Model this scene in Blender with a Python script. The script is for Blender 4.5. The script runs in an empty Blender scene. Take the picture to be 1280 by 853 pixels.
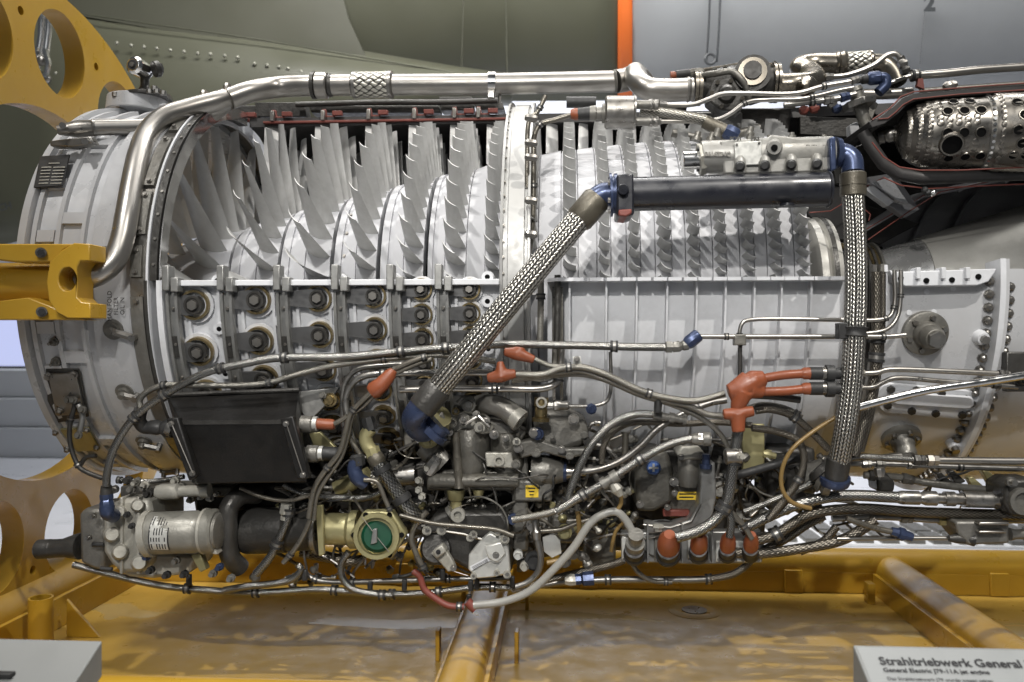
import bpy, bmesh, math, random
from mathutils import Vector, Matrix
random.seed(7)
R_ = math.radians
scene = bpy.context.scene
COL = scene.collection
# ------------------------------------------------------------------ camera
F = 1050.0; TH = R_(3.54); CAM = Vector((0, -2.2, -0.127))
cd = bpy.data.cameras.new('camera'); cam = bpy.data.objects.new('camera', cd); COL.objects.link(cam)
cam.location = CAM; cam.rotation_euler = (R_(90), 0, TH)
cd.sensor_width = 36; cd.lens = F / 1280 * 36; cd.clip_start = 0.05; cd.clip_end = 100
cd.dof.use_dof = True; cd.dof.focus_distance = 1.85; cd.dof.aperture_fstop = 4.5
scene.camera = cam
# ------------------------------------------------------------------ world and lamps
wd = bpy.data.worlds.new('World'); scene.world = wd; wd.use_nodes = True
wd.node_tree.nodes['Background'].inputs[0].default_value = (0.86, 0.93, 1.0, 1)
wd.node_tree.nodes['Background'].inputs[1].default_value = 0.085
def lamp(name, loc, target, power, size, col=(1, .96, .9), spot=None, sy=None):
    if spot:
        L = bpy.data.lights.new(name, 'SPOT'); L.spot_size = R_(spot); L.spot_blend = .5; L.shadow_soft_size = size
    else:
        L = bpy.data.lights.new(name, 'AREA'); L.shape = 'RECTANGLE'; L.size = size; L.size_y = sy or size
    L.energy = power; L.color = col
    o = bpy.data.objects.new(name, L); COL.objects.link(o); o.location = loc
    o.rotation_euler = (Vector(target) - Vector(loc)).to_track_quat('-Z', 'Y').to_euler()
    return o
lamp('ceiling_spot', (1.45, -2.65, 2.8), (0.5, -0.2, -.05), 450, 0.03, spot=46)
lamp('ceiling_spot', (-1.35, -2.2, 2.9), (-0.68, -.2, 0.0), 280, 0.10, (1, .97, .93), spot=40)
lamp('front_spot', (-0.5, -3.7, 1.15), (0.1, 0, -.05), 70, 0.22, (1, .98, .96), spot=50)
lamp('front_spot', (-0.25, -3.7, 1.6), (0.1, -.15, -.85), 330, 0.045, (1, .97, .92), spot=40)
lamp('added_softbox', (-0.3, -0.1, 3.4), (-0.2, 0.3, 0), 50, 3.2, (1, .97, .93), sy=.5)  # added overhead strip, puts highlights on the metal
lamp('added_softbox', (0.2, -3.4, 2.3), (0, 0, 0), 11, 2.6, (.95, .97, 1), sy=1.2)  # added soft fill from the front, lowers the contrast
lamp('fuselage_fill', (0, 0.9, 3.4), (0, 2.6, .6), 215, 4, (1, .98, .95), sy=.5)  # added lamp, brightens the aeroplane fuselage
lamp('background_fill', (0, 6.0, 3.4), (0, 9.0, 0), 330, 7, (.92, .94, 1), sy=1)  # added lamp, brightens the white back wall and its reflections
lamp('background_fill', (0, 3.9, 3.2), (0, 5.2, -1), 75, 5, (.93, .95, 1), sy=1)  # added lamp, brightens the floor and platform at the back
vs = scene.view_settings; vs.view_transform = 'Standard'; vs.look = 'None'; vs.exposure = -0.1; vs.gamma = 1
# ------------------------------------------------------------------ geometry from the photograph's perspective
CT, ST = math.cos(TH), math.sin(TH)
def W(px, py, Y):
    a = (px - 640) / F; b = (426.5 - py) / F
    d = Vector((-ST + CT * a, CT + ST * a, b))
    return CAM + d * ((Y - CAM.y) / d.y)
def WX(px, py, X):
    a = (px - 640) / F; b = (426.5 - py) / F
    d = Vector((-ST + CT * a, CT + ST * a, b))
    return CAM + d * ((X - CAM.x) / d.x)
def WC(px, py, R):
    a = (px - 640) / F; b = (426.5 - py) / F
    d = Vector((-ST + CT * a, CT + ST * a, b))
    A = d.y**2 + d.z**2; B = CAM.y * d.y + CAM.z * d.z; Cc = CAM.y**2 + CAM.z**2 - R * R
    D = B * B - A * Cc
    t = (-B - math.sqrt(max(D, 0))) / A
    return CAM + d * t
def S(Y): return (Y - CAM.y) / F
def xat(px, Y): return W(px, 345, Y).x
# ------------------------------------------------------------------ materials
MATS = {}
def mat(name, col, rough=.5, metal=0.0, var=.12, nscale=14, bump=0.0, bscale=120, dirt=0.0, dcol=(.06, .045, .03), dscale=6, coat=0, rvar=.12, spec=.5):
    m = bpy.data.materials.new(name); m.use_nodes = True; nt = m.node_tree; N = nt.nodes; L = nt.links
    p = N['Principled BSDF']; p.inputs['Metallic'].default_value = metal
    p.inputs['Specular IOR Level'].default_value = spec
    if coat: p.inputs['Coat Weight'].default_value = coat; p.inputs['Coat Roughness'].default_value = .12
    tc = N.new('ShaderNodeTexCoord')
    n1 = N.new('ShaderNodeTexNoise'); n1.inputs['Scale'].default_value = nscale; n1.inputs['Detail'].default_value = 6; n1.inputs['Roughness'].default_value = .65
    L.new(tc.outputs['Object'], n1.inputs['Vector'])
    mr = N.new('ShaderNodeMapRange'); mr.inputs[1].default_value = .25; mr.inputs[2].default_value = .85
    mr.inputs[3].default_value = 1 - var; mr.inputs[4].default_value = 1 + var
    L.new(n1.outputs[0], mr.inputs[0])
    mx = N.new('ShaderNodeVectorMath'); mx.operation = 'SCALE'; mx.inputs[0].default_value = col
    L.new(mr.outputs[0], mx.inputs['Scale'])
    out = mx.outputs[0]
    if dirt:
        n2 = N.new('ShaderNodeTexNoise'); n2.inputs['Scale'].default_value = dscale; n2.inputs['Detail'].default_value = 9; n2.inputs['Roughness'].default_value = .72
        L.new(tc.outputs['Object'], n2.inputs['Vector'])
        r2 = N.new('ShaderNodeMapRange'); r2.inputs[1].default_value = .47; r2.inputs[2].default_value = .72; r2.inputs[4].default_value = dirt
        L.new(n2.outputs[0], r2.inputs[0])
        mi = N.new('ShaderNodeMix'); mi.data_type = 'RGBA'; mi.inputs[7].default_value = (*dcol, 1)
        L.new(r2.outputs[0], mi.inputs[0]); L.new(out, mi.inputs[6]); out = mi.outputs[2]
    L.new(out, p.inputs['Base Color'])
    rr = N.new('ShaderNodeMapRange'); rr.inputs[1].default_value = .3; rr.inputs[2].default_value = .7
    rr.inputs[3].default_value = max(.03, rough - rvar); rr.inputs[4].default_value = min(1, rough + rvar)
    n3 = N.new('ShaderNodeTexNoise'); n3.inputs['Scale'].default_value = nscale * 3.1; n3.inputs['Detail'].default_value = 4
    L.new(tc.outputs['Object'], n3.inputs['Vector']); L.new(n3.outputs[0], rr.inputs[0]); L.new(rr.outputs[0], p.inputs['Roughness'])
    if bump:
        nb = N.new('ShaderNodeTexNoise'); nb.inputs['Scale'].default_value = bscale; nb.inputs['Detail'].default_value = 3
        L.new(tc.outputs['Object'], nb.inputs['Vector'])
        bp = N.new('ShaderNodeBump'); bp.inputs['Strength'].default_value = bump; bp.inputs['Distance'].default_value = .002
        L.new(nb.outputs[0], bp.inputs['Height']); L.new(bp.outputs[0], p.inputs['Normal'])
    MATS[name] = m
    return m
def braid(name, n, hi, lo, asp=.55, rough=.35, metal=.85, bs=.9, column=0):
    m = bpy.data.materials.new(name); m.use_nodes = True; nt = m.node_tree; N = nt.nodes; L = nt.links
    p = N['Principled BSDF']; p.inputs['Metallic'].default_value = metal; p.inputs['Roughness'].default_value = rough
    uv = N.new('ShaderNodeUVMap'); sx = N.new('ShaderNodeSeparateXYZ'); L.new(uv.outputs[0], sx.inputs[0])
    def M(op, a, b=None, c=None):
        k = N.new('ShaderNodeMath'); k.operation = op
        for i, x in enumerate((a, b, c)):
            if x is None: continue
            if isinstance(x, (int, float)): k.inputs[i].default_value = x
            else: L.new(x, k.inputs[i])
        return k.outputs[0]
    U = M('MULTIPLY', sx.outputs[0], float(n)); V = M('MULTIPLY', sx.outputs[1], n * asp)
    P = M('ADD', U, V); Q = M('SUBTRACT', U, V)
    fp, fq = M('FRACT', P), M('FRACT', Q)
    def prof(x): t = M('SUBTRACT', M('MULTIPLY', x, 2.0), 1.0); return M('SUBTRACT', 1.0, M('MULTIPLY', t, t))
    if column:
        P = U; fp = M('FRACT', U); c = M('FLOORED_MODULO', M('FLOOR', U), 2.0)
        fq = M('FRACT', M('ADD', M('MULTIPLY', V, column), M('MULTIPLY', M('SUBTRACT', M('MULTIPLY', c, 2.0), 1.0), M('MULTIPLY', fp, .8))))
    else: c = M('FLOORED_MODULO', M('ADD', M('FLOOR', P), M('FLOOR', Q)), 2.0)
    hp, hq = prof(fp), prof(fq)
    ends = M('POWER', M('MULTIPLY', hp, hq), .5)
    h = M('ADD', M('MULTIPLY', c, hp), M('MULTIPLY', M('SUBTRACT', 1.0, c), hq))
    h = M('MULTIPLY', hp, M('ADD', .25, M('MULTIPLY', hq, .75))) if column else M('MULTIPLY', h, M('ADD', .45, M('MULTIPLY', ends, .55)))
    cr = N.new('ShaderNodeValToRGB'); cr.color_ramp.elements[0].position = .1; cr.color_ramp.elements[0].color = (*lo, 1)
    cr.color_ramp.elements[1].position = .75; cr.color_ramp.elements[1].color = (*hi, 1)
    L.new(h, cr.inputs[0])
    n1 = N.new('ShaderNodeTexNoise'); n1.inputs['Scale'].default_value = 18
    tc = N.new('ShaderNodeTexCoord'); L.new(tc.outputs['Object'], n1.inputs['Vector'])
    sc = N.new('ShaderNodeVectorMath'); sc.operation = 'SCALE'; L.new(cr.outputs[0], sc.inputs[0]); L.new(M('ADD', .6, M('MULTIPLY', n1.outputs[0], .8)), sc.inputs['Scale'])
    L.new(sc.outputs[0], p.inputs['Base Color'])
    bp = N.new('ShaderNodeBump'); bp.inputs['Strength'].default_value = bs; bp.inputs['Distance'].default_value = .0025
    L.new(h, bp.inputs['Height']); L.new(bp.outputs[0], p.inputs['Normal'])
    MATS[name] = m
mat('white_paint', (.60, .61, .63), .42, 0, .08, 9, .12, 60, .35, (.24, .24, .235), 7, rvar=.12)
mat('case_grey', (.42, .43, .445), .45, .1, .10, 8, .10, 60, .5, (.16, .15, .14), 5)
mat('frame_paint', (.48, .485, .495), .33, .15, .06, 7, .08, 50, .3, (.25, .24, .22), 3.5)
mat('drum', (.50, .505, .525), .58, 0, .08, 10, .05, 80, .25, (.33, .32, .31), 9)
mat('blade', (.52, .52, .51), .45, .22, .14, 12, .05, 200, .3, (.26, .25, .22), 14)
mat('slot_shade', (.006, .006, .006), .9, spec=.05)  # near-black, paints the unlit depth of gaps and holes
mat('steel', (.37, .355, .33), .34, .95, .08, 5, 0, 90, .35, (.22, .18, .13), 3, rvar=.04)
mat('cast_mid', (.31, .305, .285), .45, .35, .15, 22, .2, 220, .4, (.2, .18, .14), 9)
mat('polished', (.75, .74, .72), .14, 1, .06, 20, rvar=.06)
mat('dull_steel', (.27, .262, .245), .36, .9, .15, 20, .15, 150, .5, (.12, .09, .06), 14)
mat('bracket_steel', (.30, .30, .29), .42, .7, .16, 18, .1, 150, .4, (.12, .11, .09), 14)
mat('cast_metal', (.18, .174, .157), .44, .5, .2, 26, .4, 180, .42, (.10, .085, .06), 16)
mat('cast_light', (.36, .35, .31), .45, .35, .12, 26, .35, 180, .4, (.22, .19, .14), 16)
mat('cast_dark', (.06, .058, .054), .42, .5, .25, 26, .4, 180, .4, (.03, .025, .02), 16)
mat('olive_gold', (.36, .33, .175), .4, .5, .15, 15, .1, 100, .4, (.2, .15, .06), 8)
mat('brass', (.30, .235, .12), .34, .9, .18, 30, 0, 100, .5, (.15, .1, .04), 20)
mat('black_paint', (.013, .014, .019), .33, 0, .25, 9, .05, 80, coat=.12)
mat('black_box', (.010, .0095, .009), .45, 0, .25, 12, .15, 300, .3, (.02, .016, .012), 12, spec=.3)
mat('rubber', (.02, .02, .02), .55, 0, .3, 30)
mat('dark_case', (.045, .043, .042), .5, .3, .25, 8, .1, 90)
mat('blue_anodized', (.045, .063, .125), .34, .5, .25, 25, rvar=.1, dirt=.5, dcol=(.03, .04, .08))
mat('blue_bright', (.06, .13, .36), .35, .3, .15, 25)
mat('orange_rubber', (.225, .06, .023), .45, 0, .2, 18, .15, 150, .45, (.24, .06, .02), 12)
mat('red_paint', (.17, .042, .03), .5, 0, .2, 30, 0, 100, .5, (.16, .04, .03), 18)
mat('yellow_paint', (.46, .272, .026), .36, 0, .07, 5, .07, 40, .4, (.40, .21, .018), 4, coat=.15)
mat('white_hose', (.25, .245, .225), .35, 0, .1, 20, 0, 100, .3, (.42, .38, .30), 16)
mat('amber_tube', (.20, .13, .045), .32, .1, .2, 20)
mat('tan_hose', (.15, .138, .115), .34, .6, .2, 24, .1, 200)
mat('shaft_metal', (.62, .62, .61), .26, .7, .06, 12)
mat('bronze_steel', (.27, .245, .205), .27, .95, .1, 8, 0, 90, .35, (.14, .115, .08), 4, rvar=.05)
mat('control_grey', (.125, .12, .105), .42, .5, .2, 30, .5, 160, .45, (.07, .058, .04), 18)
mat('motor_grey', (.22, .215, .19), .42, .4, .12, 20, .2, 200, .35, (.12,.11,.09), 14)
mat('lever_steel', (.17, .17, .17), .4, .7, .15, 18)
mat('green_cap', (.003, .045, .022), .42, 0, .2, 20, spec=.25)
mat('yellow_label', (.75, .52, .04), .5, 0, .12, 40)
mat('label_silver', (.55, .55, .52), .4, .5, .1, 40)
mat('label_black', (.02, .02, .02), .4, 0)
mat('olive_fuselage', (.092, .094, .066), .45, 0, .12, .9, .02, 5, .45, (.085, .088, .06), .8)
mat('olive_dark', (.088, .089, .066), .45, 0, .12, .9, .02, 5, .3, (.06, .062, .05), .8)
mat('grey_fuselage', (.34, .355, .37), .4, 0, .06, .8, .02, 5, .3, (.24, .25, .262), .9)
mat('orange_stripe', (.78, .17, .03), .45, 0, .06, 2)
mat('marking', (.06, .065, .07), .5)
mat('rivet', (.32, .32, .27), .35, .3)
mat('hall_floor', (.72, .73, .76), .35, 0, .04, 2)
mat('hall_wall', (.78, .79, .82), .6, 0, .03, 1)
mat('hall_grey', (.74, .75, .77), .6, 0, .05, 1)
mat('window_blue', (.10, .12, .42), .15, 0, .05, 1)
MATS['window_blue'].node_tree.nodes['Principled BSDF'].inputs['Emission Color'].default_value = (.66, .72, 1, 1); MATS['window_blue'].node_tree.nodes['Principled BSDF'].inputs['Emission Strength'].default_value = .85
mat('middle_metal', (.36, .36, .35), .46, .35, .08, 12, .05, 80, .25, (.4,.38,.35), 9)
mat('sign_grey', (.20, .205, .20), .5, 0, .04, 6)
mat('sign_face', (.24, .25, .25), .42, 0, .02, 6)
mat('print_black', (.01, .01, .012), .5)
mat('liner', (.215, .203, .182), .28, .92, .22, 10, .1, 60, .6, (.17, .13, .085), 7)
mat('cone_matte', (.46, .45, .415), .5, .3, .16, 9, .15, 90, .5, (.27, .25, .21), 6)
mat('grey_shell', (.27, .27, .28), .45, .4, .18, 8, .05, 60, .5, (.08, .075, .07), 5)
mat('braid_brown', (.105, .094, .072), .4, .5, .2, 40, .3, 500)
braid('braid_big', 20, (.56, .54, .495), (.010, .009, .007), 1.0, .3, .92, .8, .8)
braid('braid_small', 14, (.35, .345, .325), (.016, .015, .013), .55, .26, .95, .3)
braid('braid_sleeve', 13, (.62, .60, .53), (.012, .011, .01), .62)
braid('braid_tan', 14, (.31, .298, .265), (.022, .02, .017), .55, .32, .85, .3)
braid('braid_dark', 12, (.20, .18, .15), (.02, .018, .014), .5, .34, .85, .35)
# ------------------------------------------------------------------ mesh builder
class MB:
    def __init__(s): s.v = []; s.f = []; s.uv = {}
    def add(s, vs, fs):
        n = len(s.v); s.v.extend(Vector(v) for v in vs)
        for f in fs: s.f.append([i + n for i in f])
        return s
    def box(s, c, size, rot=None):
        hx, hy, hz = [k / 2 for k in size]
        vs = [Vector((x, y, z)) for x in (-hx, hx) for y in (-hy, hy) for z in (-hz, hz)]
        if rot is not None: vs = [rot @ v for v in vs]
        c = Vector(c)
        return s.add([v + c for v in vs], [(0, 1, 3, 2), (4, 6, 7, 5), (0, 4, 5, 1), (2, 3, 7, 6), (0, 2, 6, 4), (1, 5, 7, 3)])
    def tube(s, pts, r, seg=12, caps=True, rs=None, a0=0):
        pts = [Vector(p) for p in pts]; n = len(pts); base = len(s.v)
        T = [(pts[min(i + 1, n - 1)] - pts[max(i - 1, 0)]).normalized() for i in range(n)]
        up = Vector((0, -1, 0)) if abs(T[0].y) < .9 else Vector((0, 0, 1))
        u = (up - T[0] * up.dot(T[0])).normalized(); ln = 0; vv = []
        for i in range(n):
            if i: u = (u - T[i] * u.dot(T[i])).normalized(); ln += (pts[i] - pts[i - 1]).length
            w = T[i].cross(u); rr = rs[i] if rs else r
            for j in range(seg):
                a = a0 + 2 * math.pi * j / seg
                s.v.append(pts[i] + (u * math.cos(a) + w * math.sin(a)) * rr)
            vv.append(ln / (2 * math.pi * max(r, 1e-4)))
        for i in range(n - 1):
            for j in range(seg):
                k = (j + 1) % seg
                s.uv[len(s.f)] = [(j / seg, vv[i]), ((j + 1) / seg, vv[i]), ((j + 1) / seg, vv[i + 1]), (j / seg, vv[i + 1])]
                s.f.append([base + i * seg + j, base + i * seg + k, base + (i + 1) * seg + k, base + (i + 1) * seg + j])
        if caps:
            s.f.append([base + j for j in range(seg)][::-1]); s.f.append([base + (n - 1) * seg + j for j in range(seg)])
        return s
    def cyl(s, p0, p1, r, r1=None, seg=20, a0=0):
        return s.tube([p0, p1], r, seg, True, [r, r if r1 is None else r1], a0)
    def stack(s, p0, p1, prof, seg=20, a0=0):
        """solid of revolution along p0->p1; prof = [(t, r)]"""
        p0 = Vector(p0); d = Vector(p1) - p0
        base = len(s.v); T = d.normalized(); up = Vector((0, -1, 0)) if abs(T.y) < .9 else Vector((0, 0, 1))
        u = (up - T * up.dot(T)).normalized(); w = T.cross(u)
        for t, r in prof:
            for j in range(seg):
                a = a0 + 2 * math.pi * j / seg
                s.v.append(p0 + d * t + (u * math.cos(a) + w * math.sin(a)) * r)
        n = len(prof)
        for i in range(n - 1):
            for j in range(seg):
                k = (j + 1) % seg
                s.f.append([base + i * seg + j, base + i * seg + k, base + (i + 1) * seg + k, base + (i + 1) * seg + j])
        s.f.append([base + j for j in range(seg)][::-1]); s.f.append([base + (n - 1) * seg + j for j in range(seg)])
        return s
    def lathe(s, prof, a0=0, a1=360, seg=96, closed=True):
        """rotate profile [(x, r)] about the engine axis from phi a0 to a1 (degrees, 0 = near side, 90 = top)"""
        full = abs(a1 - a0) >= 359.9; m = seg if full else seg + 1; base = len(s.v); n = len(prof)
        for i in range(m):
            a = R_(a0 + (a1 - a0) * i / seg)
            for x, r in prof: s.v.append(Vector((x, -r * math.cos(a), r * math.sin(a))))
        for i in range(seg):
            i2 = (i + 1) % m
            for k in range(n if closed else n - 1):
                k2 = (k + 1) % n
                s.f.append([base + i * n + k, base + i * n + k2, base + i2 * n + k2, base + i2 * n + k])
        if not full and closed:
            s.f.append([base + k for k in range(n)][::-1]); s.f.append([base + (m - 1) * n + k for k in range(n)])
        return s
    def prism(s, poly, o, ux, uy, depth):
        """polygon [(a, b)] in the frame o + a*ux + b*uy, pushed along ux x uy by depth"""
        o, ux, uy = Vector(o), Vector(ux), Vector(uy); d = ux.cross(uy).normalized() * depth; n = len(poly)
        vs = [o + ux * a + uy * b for a, b in poly]; vs += [v + d for v in vs]
        return s.add(vs, [list(range(n))[::-1], list(range(n, 2 * n))] + [(i, (i + 1) % n, n + (i + 1) % n, n + i) for i in range(n)])
    def plate(s, pp, Y, th):
        """outline traced at depth Y, th thick away from the viewer"""
        vs = [W(x, y, Y) for x, y in pp]; c = sum(vs, Vector()) / len(vs)
        if (vs[1] - vs[0]).cross(vs[2] - vs[1]).y > 0: pass
        n = len(vs); vs += [v + Vector((0, th, 0)) for v in vs]
        return s.add(vs, [list(range(n)), list(range(n, 2 * n))[::-1]] + [((i + 1) % n, i, n + i, n + (i + 1) % n) for i in range(n)])
    def ball(s, c, r, nu=14, nv=9, sc=(1, 1, 1)):
        c = Vector(c); base = len(s.v)
        for i in range(1, nv):
            t = math.pi * i / nv
            for j in range(nu):
                a = 2 * math.pi * j / nu
                s.v.append(c + Vector((math.sin(t) * math.cos(a) * sc[0], math.sin(t) * math.sin(a) * sc[1], math.cos(t) * sc[2])) * r)
        s.v.append(c + Vector((0, 0, r * sc[2]))); s.v.append(c - Vector((0, 0, r * sc[2]))); T = len(s.v) - 2
        for i in range(nv - 2):
            for j in range(nu):
                k = (j + 1) % nu
                s.f.append([base + i * nu + j, base + (i + 1) * nu + j, base + (i + 1) * nu + k, base + i * nu + k])
        for j in range(nu):
            k = (j + 1) % nu
            s.f.append([T, base + j, base + k]); s.f.append([T + 1, base + (nv - 2) * nu + k, base + (nv - 2) * nu + j])
        return s
    def mesh(s, name, m, smooth=38):
        me = bpy.data.meshes.new(name); me.from_pydata([tuple(v) for v in s.v], [], s.f)
        if s.uv:
            ul = me.uv_layers.new(name='UVMap')
            for fi, uvs in s.uv.items():
                ls = me.polygons[fi].loop_start
                for k, c in enumerate(uvs): ul.data[ls + k].uv = c
        bm = bmesh.new(); bm.from_mesh(me); bmesh.ops.recalc_face_normals(bm, faces=bm.faces); bm.to_mesh(me); bm.free()
        if smooth:
            me.shade_smooth(); me.set_sharp_from_angle(angle=R_(smooth))
        me.materials.append(MATS[m]); return me
    def build(s, name, m, parent=None, bevel=0, smooth=38):
        o = bpy.data.objects.new(name, s.mesh(name, m, smooth)); COL.objects.link(o); adopt(o, parent)
        if bevel:
            b = o.modifiers.new('bevel', 'BEVEL'); b.width = bevel; b.segments = 2; b.limit_method = 'ANGLE'; b.angle_limit = R_(40)
            b.harden_normals = False
        return o
def adopt(o, parent):
    if parent is not None:
        o.parent = parent; o.matrix_parent_inverse = parent_world(parent).inverted()
def parent_world(p):
    m = Matrix.LocRotScale(p.location, p.rotation_euler, p.scale)
    if p.parent: m = parent_world(p.parent) @ p.matrix_parent_inverse @ m
    return m
def thing(name, label, cat, loc=(0, 0, 0), group=None):
    o = bpy.data.objects.new(name, None); COL.objects.link(o); o.location = loc; o.empty_display_size = .1
    o['label'] = label; o['category'] = cat
    if group: o['group'] = group
    return o
def tag(o, label, cat, group=None):
    o['label'] = label; o['category'] = cat
    if group: o['group'] = group
    return o
def struct(o): o['kind'] = 'structure'; return o
def stuff(o): o['kind'] = 'stuff'; return o
def put(mesh, name, parent, M):
    o = bpy.data.objects.new(name, mesh); COL.objects.link(o)
    o.location, q, o.scale = M.decompose(); o.rotation_euler = q.to_euler(); adopt(o, parent); return o
def spline(pts, sub=8):
    P = [Vector(p) for p in pts]
    if len(P) < 3: return P
    out = []; Q = [P[0] * 2 - P[1]] + P + [P[-1] * 2 - P[-2]]
    for i in range(1, len(Q) - 2):
        a, b, c, d = Q[i - 1:i + 3]
        t1 = (b - a).length ** .5 or 1e-3; t2 = (c - b).length ** .5 or 1e-3; t3 = (d - c).length ** .5 or 1e-3
        m1 = (c - b) + t2 * ((b - a) / t1 - (c - a) / (t1 + t2)); m2 = (c - b) + t2 * ((d - c) / t3 - (d - b) / (t2 + t3))
        for k in range(sub):
            t = k / sub
            out.append((2*t**3-3*t*t+1) * b + (t**3-2*t*t+t) * m1 + (-2*t**3+3*t*t) * c + (t**3-t*t) * m2)
    return out + [P[-1]]
def px3(pts, Y): return [W(p[0], p[1], p[2] if len(p) > 2 else Y) for p in pts]
def hose(name, pts, Y, rpx, m, parent, clamps=(), nuts=(), sub=7, seg=12, clampmat='rubber'):
    """pipe or hose through the pixels pts at depth Y (or its own depth); rpx = radius in pixels of the photograph"""
    P3 = px3(pts, Y); r = (rpx if rpx > 6.2 or m in ('steel', 'polished', 'orange_rubber') else rpx * .9) * S(sum(p.y for p in P3) / len(P3))
    C = spline(P3, sub); o = MB().tube(C, r, seg).build(name, m, parent)
    for k in clamps:
        i = min(int(k * (len(C) - 1)), len(C) - 2); c = C[i]; t = (C[i + 1] - C[i]).normalized()
        w = r * .9
        MB().stack(c - t * w, c + t * w, [(0, r * 1.05), (0, r * 1.5), (.3, r * 1.5), (.3, r * 1.28), (.7, r * 1.28), (.7, r * 1.5), (1, r * 1.5), (1, r * 1.05)], 14).build('clamp', clampmat, o)
        MB().stack(c - t * w * .42, c + t * w * .42, [(0, r * 1.2), (0, r * 1.38), (1, r * 1.38), (1, r * 1.2)], 14).build('clamp_band', 'dull_steel', o)
    for k, mm in nuts:
        i = min(int(k * (len(C) - 1)), len(C) - 2); c = C[i]; t = (C[i + 1] - C[i]).normalized(); w = r * 1.6
        MB().stack(c - t * w, c + t * w, [(0, r * 1.2), (.08, r * 1.6), (.5, r * 1.6), (.5, r * 1.25), (.62, r * 1.25), (.62, r * 1.5), (1, r * 1.4)], 6).build('union_nut', mm, o)
    return o
def tray_material():
    """yellow paint with worn, glossy grey-lilac smears where the top coat has gone"""
    m = mat('tray_yellow', (.50, .315, .06), .36, 0, .07, 5, .05, 12, .3, (.38, .235, .05), 3, spec=.4)
    nt = m.node_tree; N = nt.nodes; L = nt.links; p = N['Principled BSDF']
    tc = N['Texture Coordinate']
    mp = N.new('ShaderNodeMapping'); mp.inputs['Scale'].default_value = (1.5, 3.4, 1); L.new(tc.outputs['Object'], mp.inputs[0])
    n = N.new('ShaderNodeTexNoise'); n.inputs['Scale'].default_value = 1.1; n.inputs['Detail'].default_value = 7; n.inputs['Roughness'].default_value = .55; n.inputs['Distortion'].default_value = .9
    L.new(mp.outputs[0], n.inputs['Vector'])
    r = N.new('ShaderNodeMapRange'); r.inputs[1].default_value = .70; r.inputs[2].default_value = .715; 
    sp = N.new('ShaderNodeSeparateXYZ'); L.new(tc.outputs['Object'], sp.inputs[0])
    n5 = N.new('ShaderNodeTexNoise'); n5.inputs['Scale'].default_value = 3.2; n5.inputs['Detail'].default_value = 3; L.new(tc.outputs['Object'], n5.inputs['Vector'])
    def MM(op, a, b):
        k_ = N.new('ShaderNodeMath'); k_.operation = op
        for i_, v_ in enumerate((a, b)):
            if isinstance(v_, (int, float)): k_.inputs[i_].default_value = v_
            else: L.new(v_, k_.inputs[i_])
        return k_.outputs[0]
    yy = MM('ADD', sp.outputs[1], MM('MULTIPLY', MM('SUBTRACT', n5.outputs[0], .5), .30))
    bnd = MM('SUBTRACT', .12, MM('ABSOLUTE', MM('SUBTRACT', yy, .15), 0)); vv = MM('ADD', n.outputs[0], MM('MULTIPLY', bnd, 2.0))
    L.new(vv, r.inputs[0])
    old = p.inputs['Base Color'].links[0].from_socket
    mx = N.new('ShaderNodeMix'); mx.data_type = 'RGBA'; mx.inputs[7].default_value = (.46, .36, .17, 1)  # paler smear colour stands in for reflected wall light
    k = N.new('ShaderNodeMath'); k.operation = 'MULTIPLY'; k.inputs[1].default_value = .62; L.new(r.outputs[0], k.inputs[0])
    L.new(k.outputs[0], mx.inputs[0]); L.new(old, mx.inputs[6]); L.new(mx.outputs[2], p.inputs['Base Color'])
    ro = p.inputs['Roughness'].links[0].from_socket
    m2 = N.new('ShaderNodeMix'); m2.inputs[3].default_value = .13; L.new(r.outputs[0], m2.inputs[0]); L.new(ro, m2.inputs[2]); L.new(m2.outputs[0], p.inputs['Roughness'])
tray_material()
# ================================================================== THE HALL
fl = MB().box((0, 3, -1.17), (30, 18, .04)).build('floor', 'hall_floor'); struct(fl)
wl = MB().box((0, 9.2, 1.5), (30, .1, 7)).build('back_wall', 'hall_wall'); struct(wl)
pl = MB().box((-4.6, 5.2, -1.02), (3.2, .6, .26)).box((-4.6, 5.24, -.76), (3.18, .56, .25)).box((-4.6, 5.3, -.51), (3.16, .5, .24)).build('platform', 'hall_grey', None, .01); struct(pl)
wp = thing('window_panel', 'blue lit window panel with a dark sill on the far wall behind the yellow wheel', 'window', (-6.9, 8.6, -.5))
MB().box((-7.0, 8.6, -.13), (2.2, .04, .66)).build('pane', 'window_blue' if 'window_blue' in MATS else 'hall_wall', wp)
MB().box((-7.0, 8.58, -.50), (2.3, .1, .07)).build('sill', 'cast_dark', wp)
# slatted air grille on the floor behind the stand, right
gr = thing('floor_grille', 'grey slatted floor grille on the white hall floor behind the yellow stand', 'grille', (2.2, 2.3, -1.15))
MB().box((2.1, 2.3, -1.142), (2.4, .46, .012)).build('grille_frame', 'hall_grey', gr)
sl = MB().box((0, 0, 0), (.085, .20, .02)).mesh('slat', 'cast_metal')
for i in range(18):
    for j in range(2): put(sl, 'slat', gr, Matrix.Translation((1.0 + i * .125, 2.19 + j * .23, -1.126)))
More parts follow.
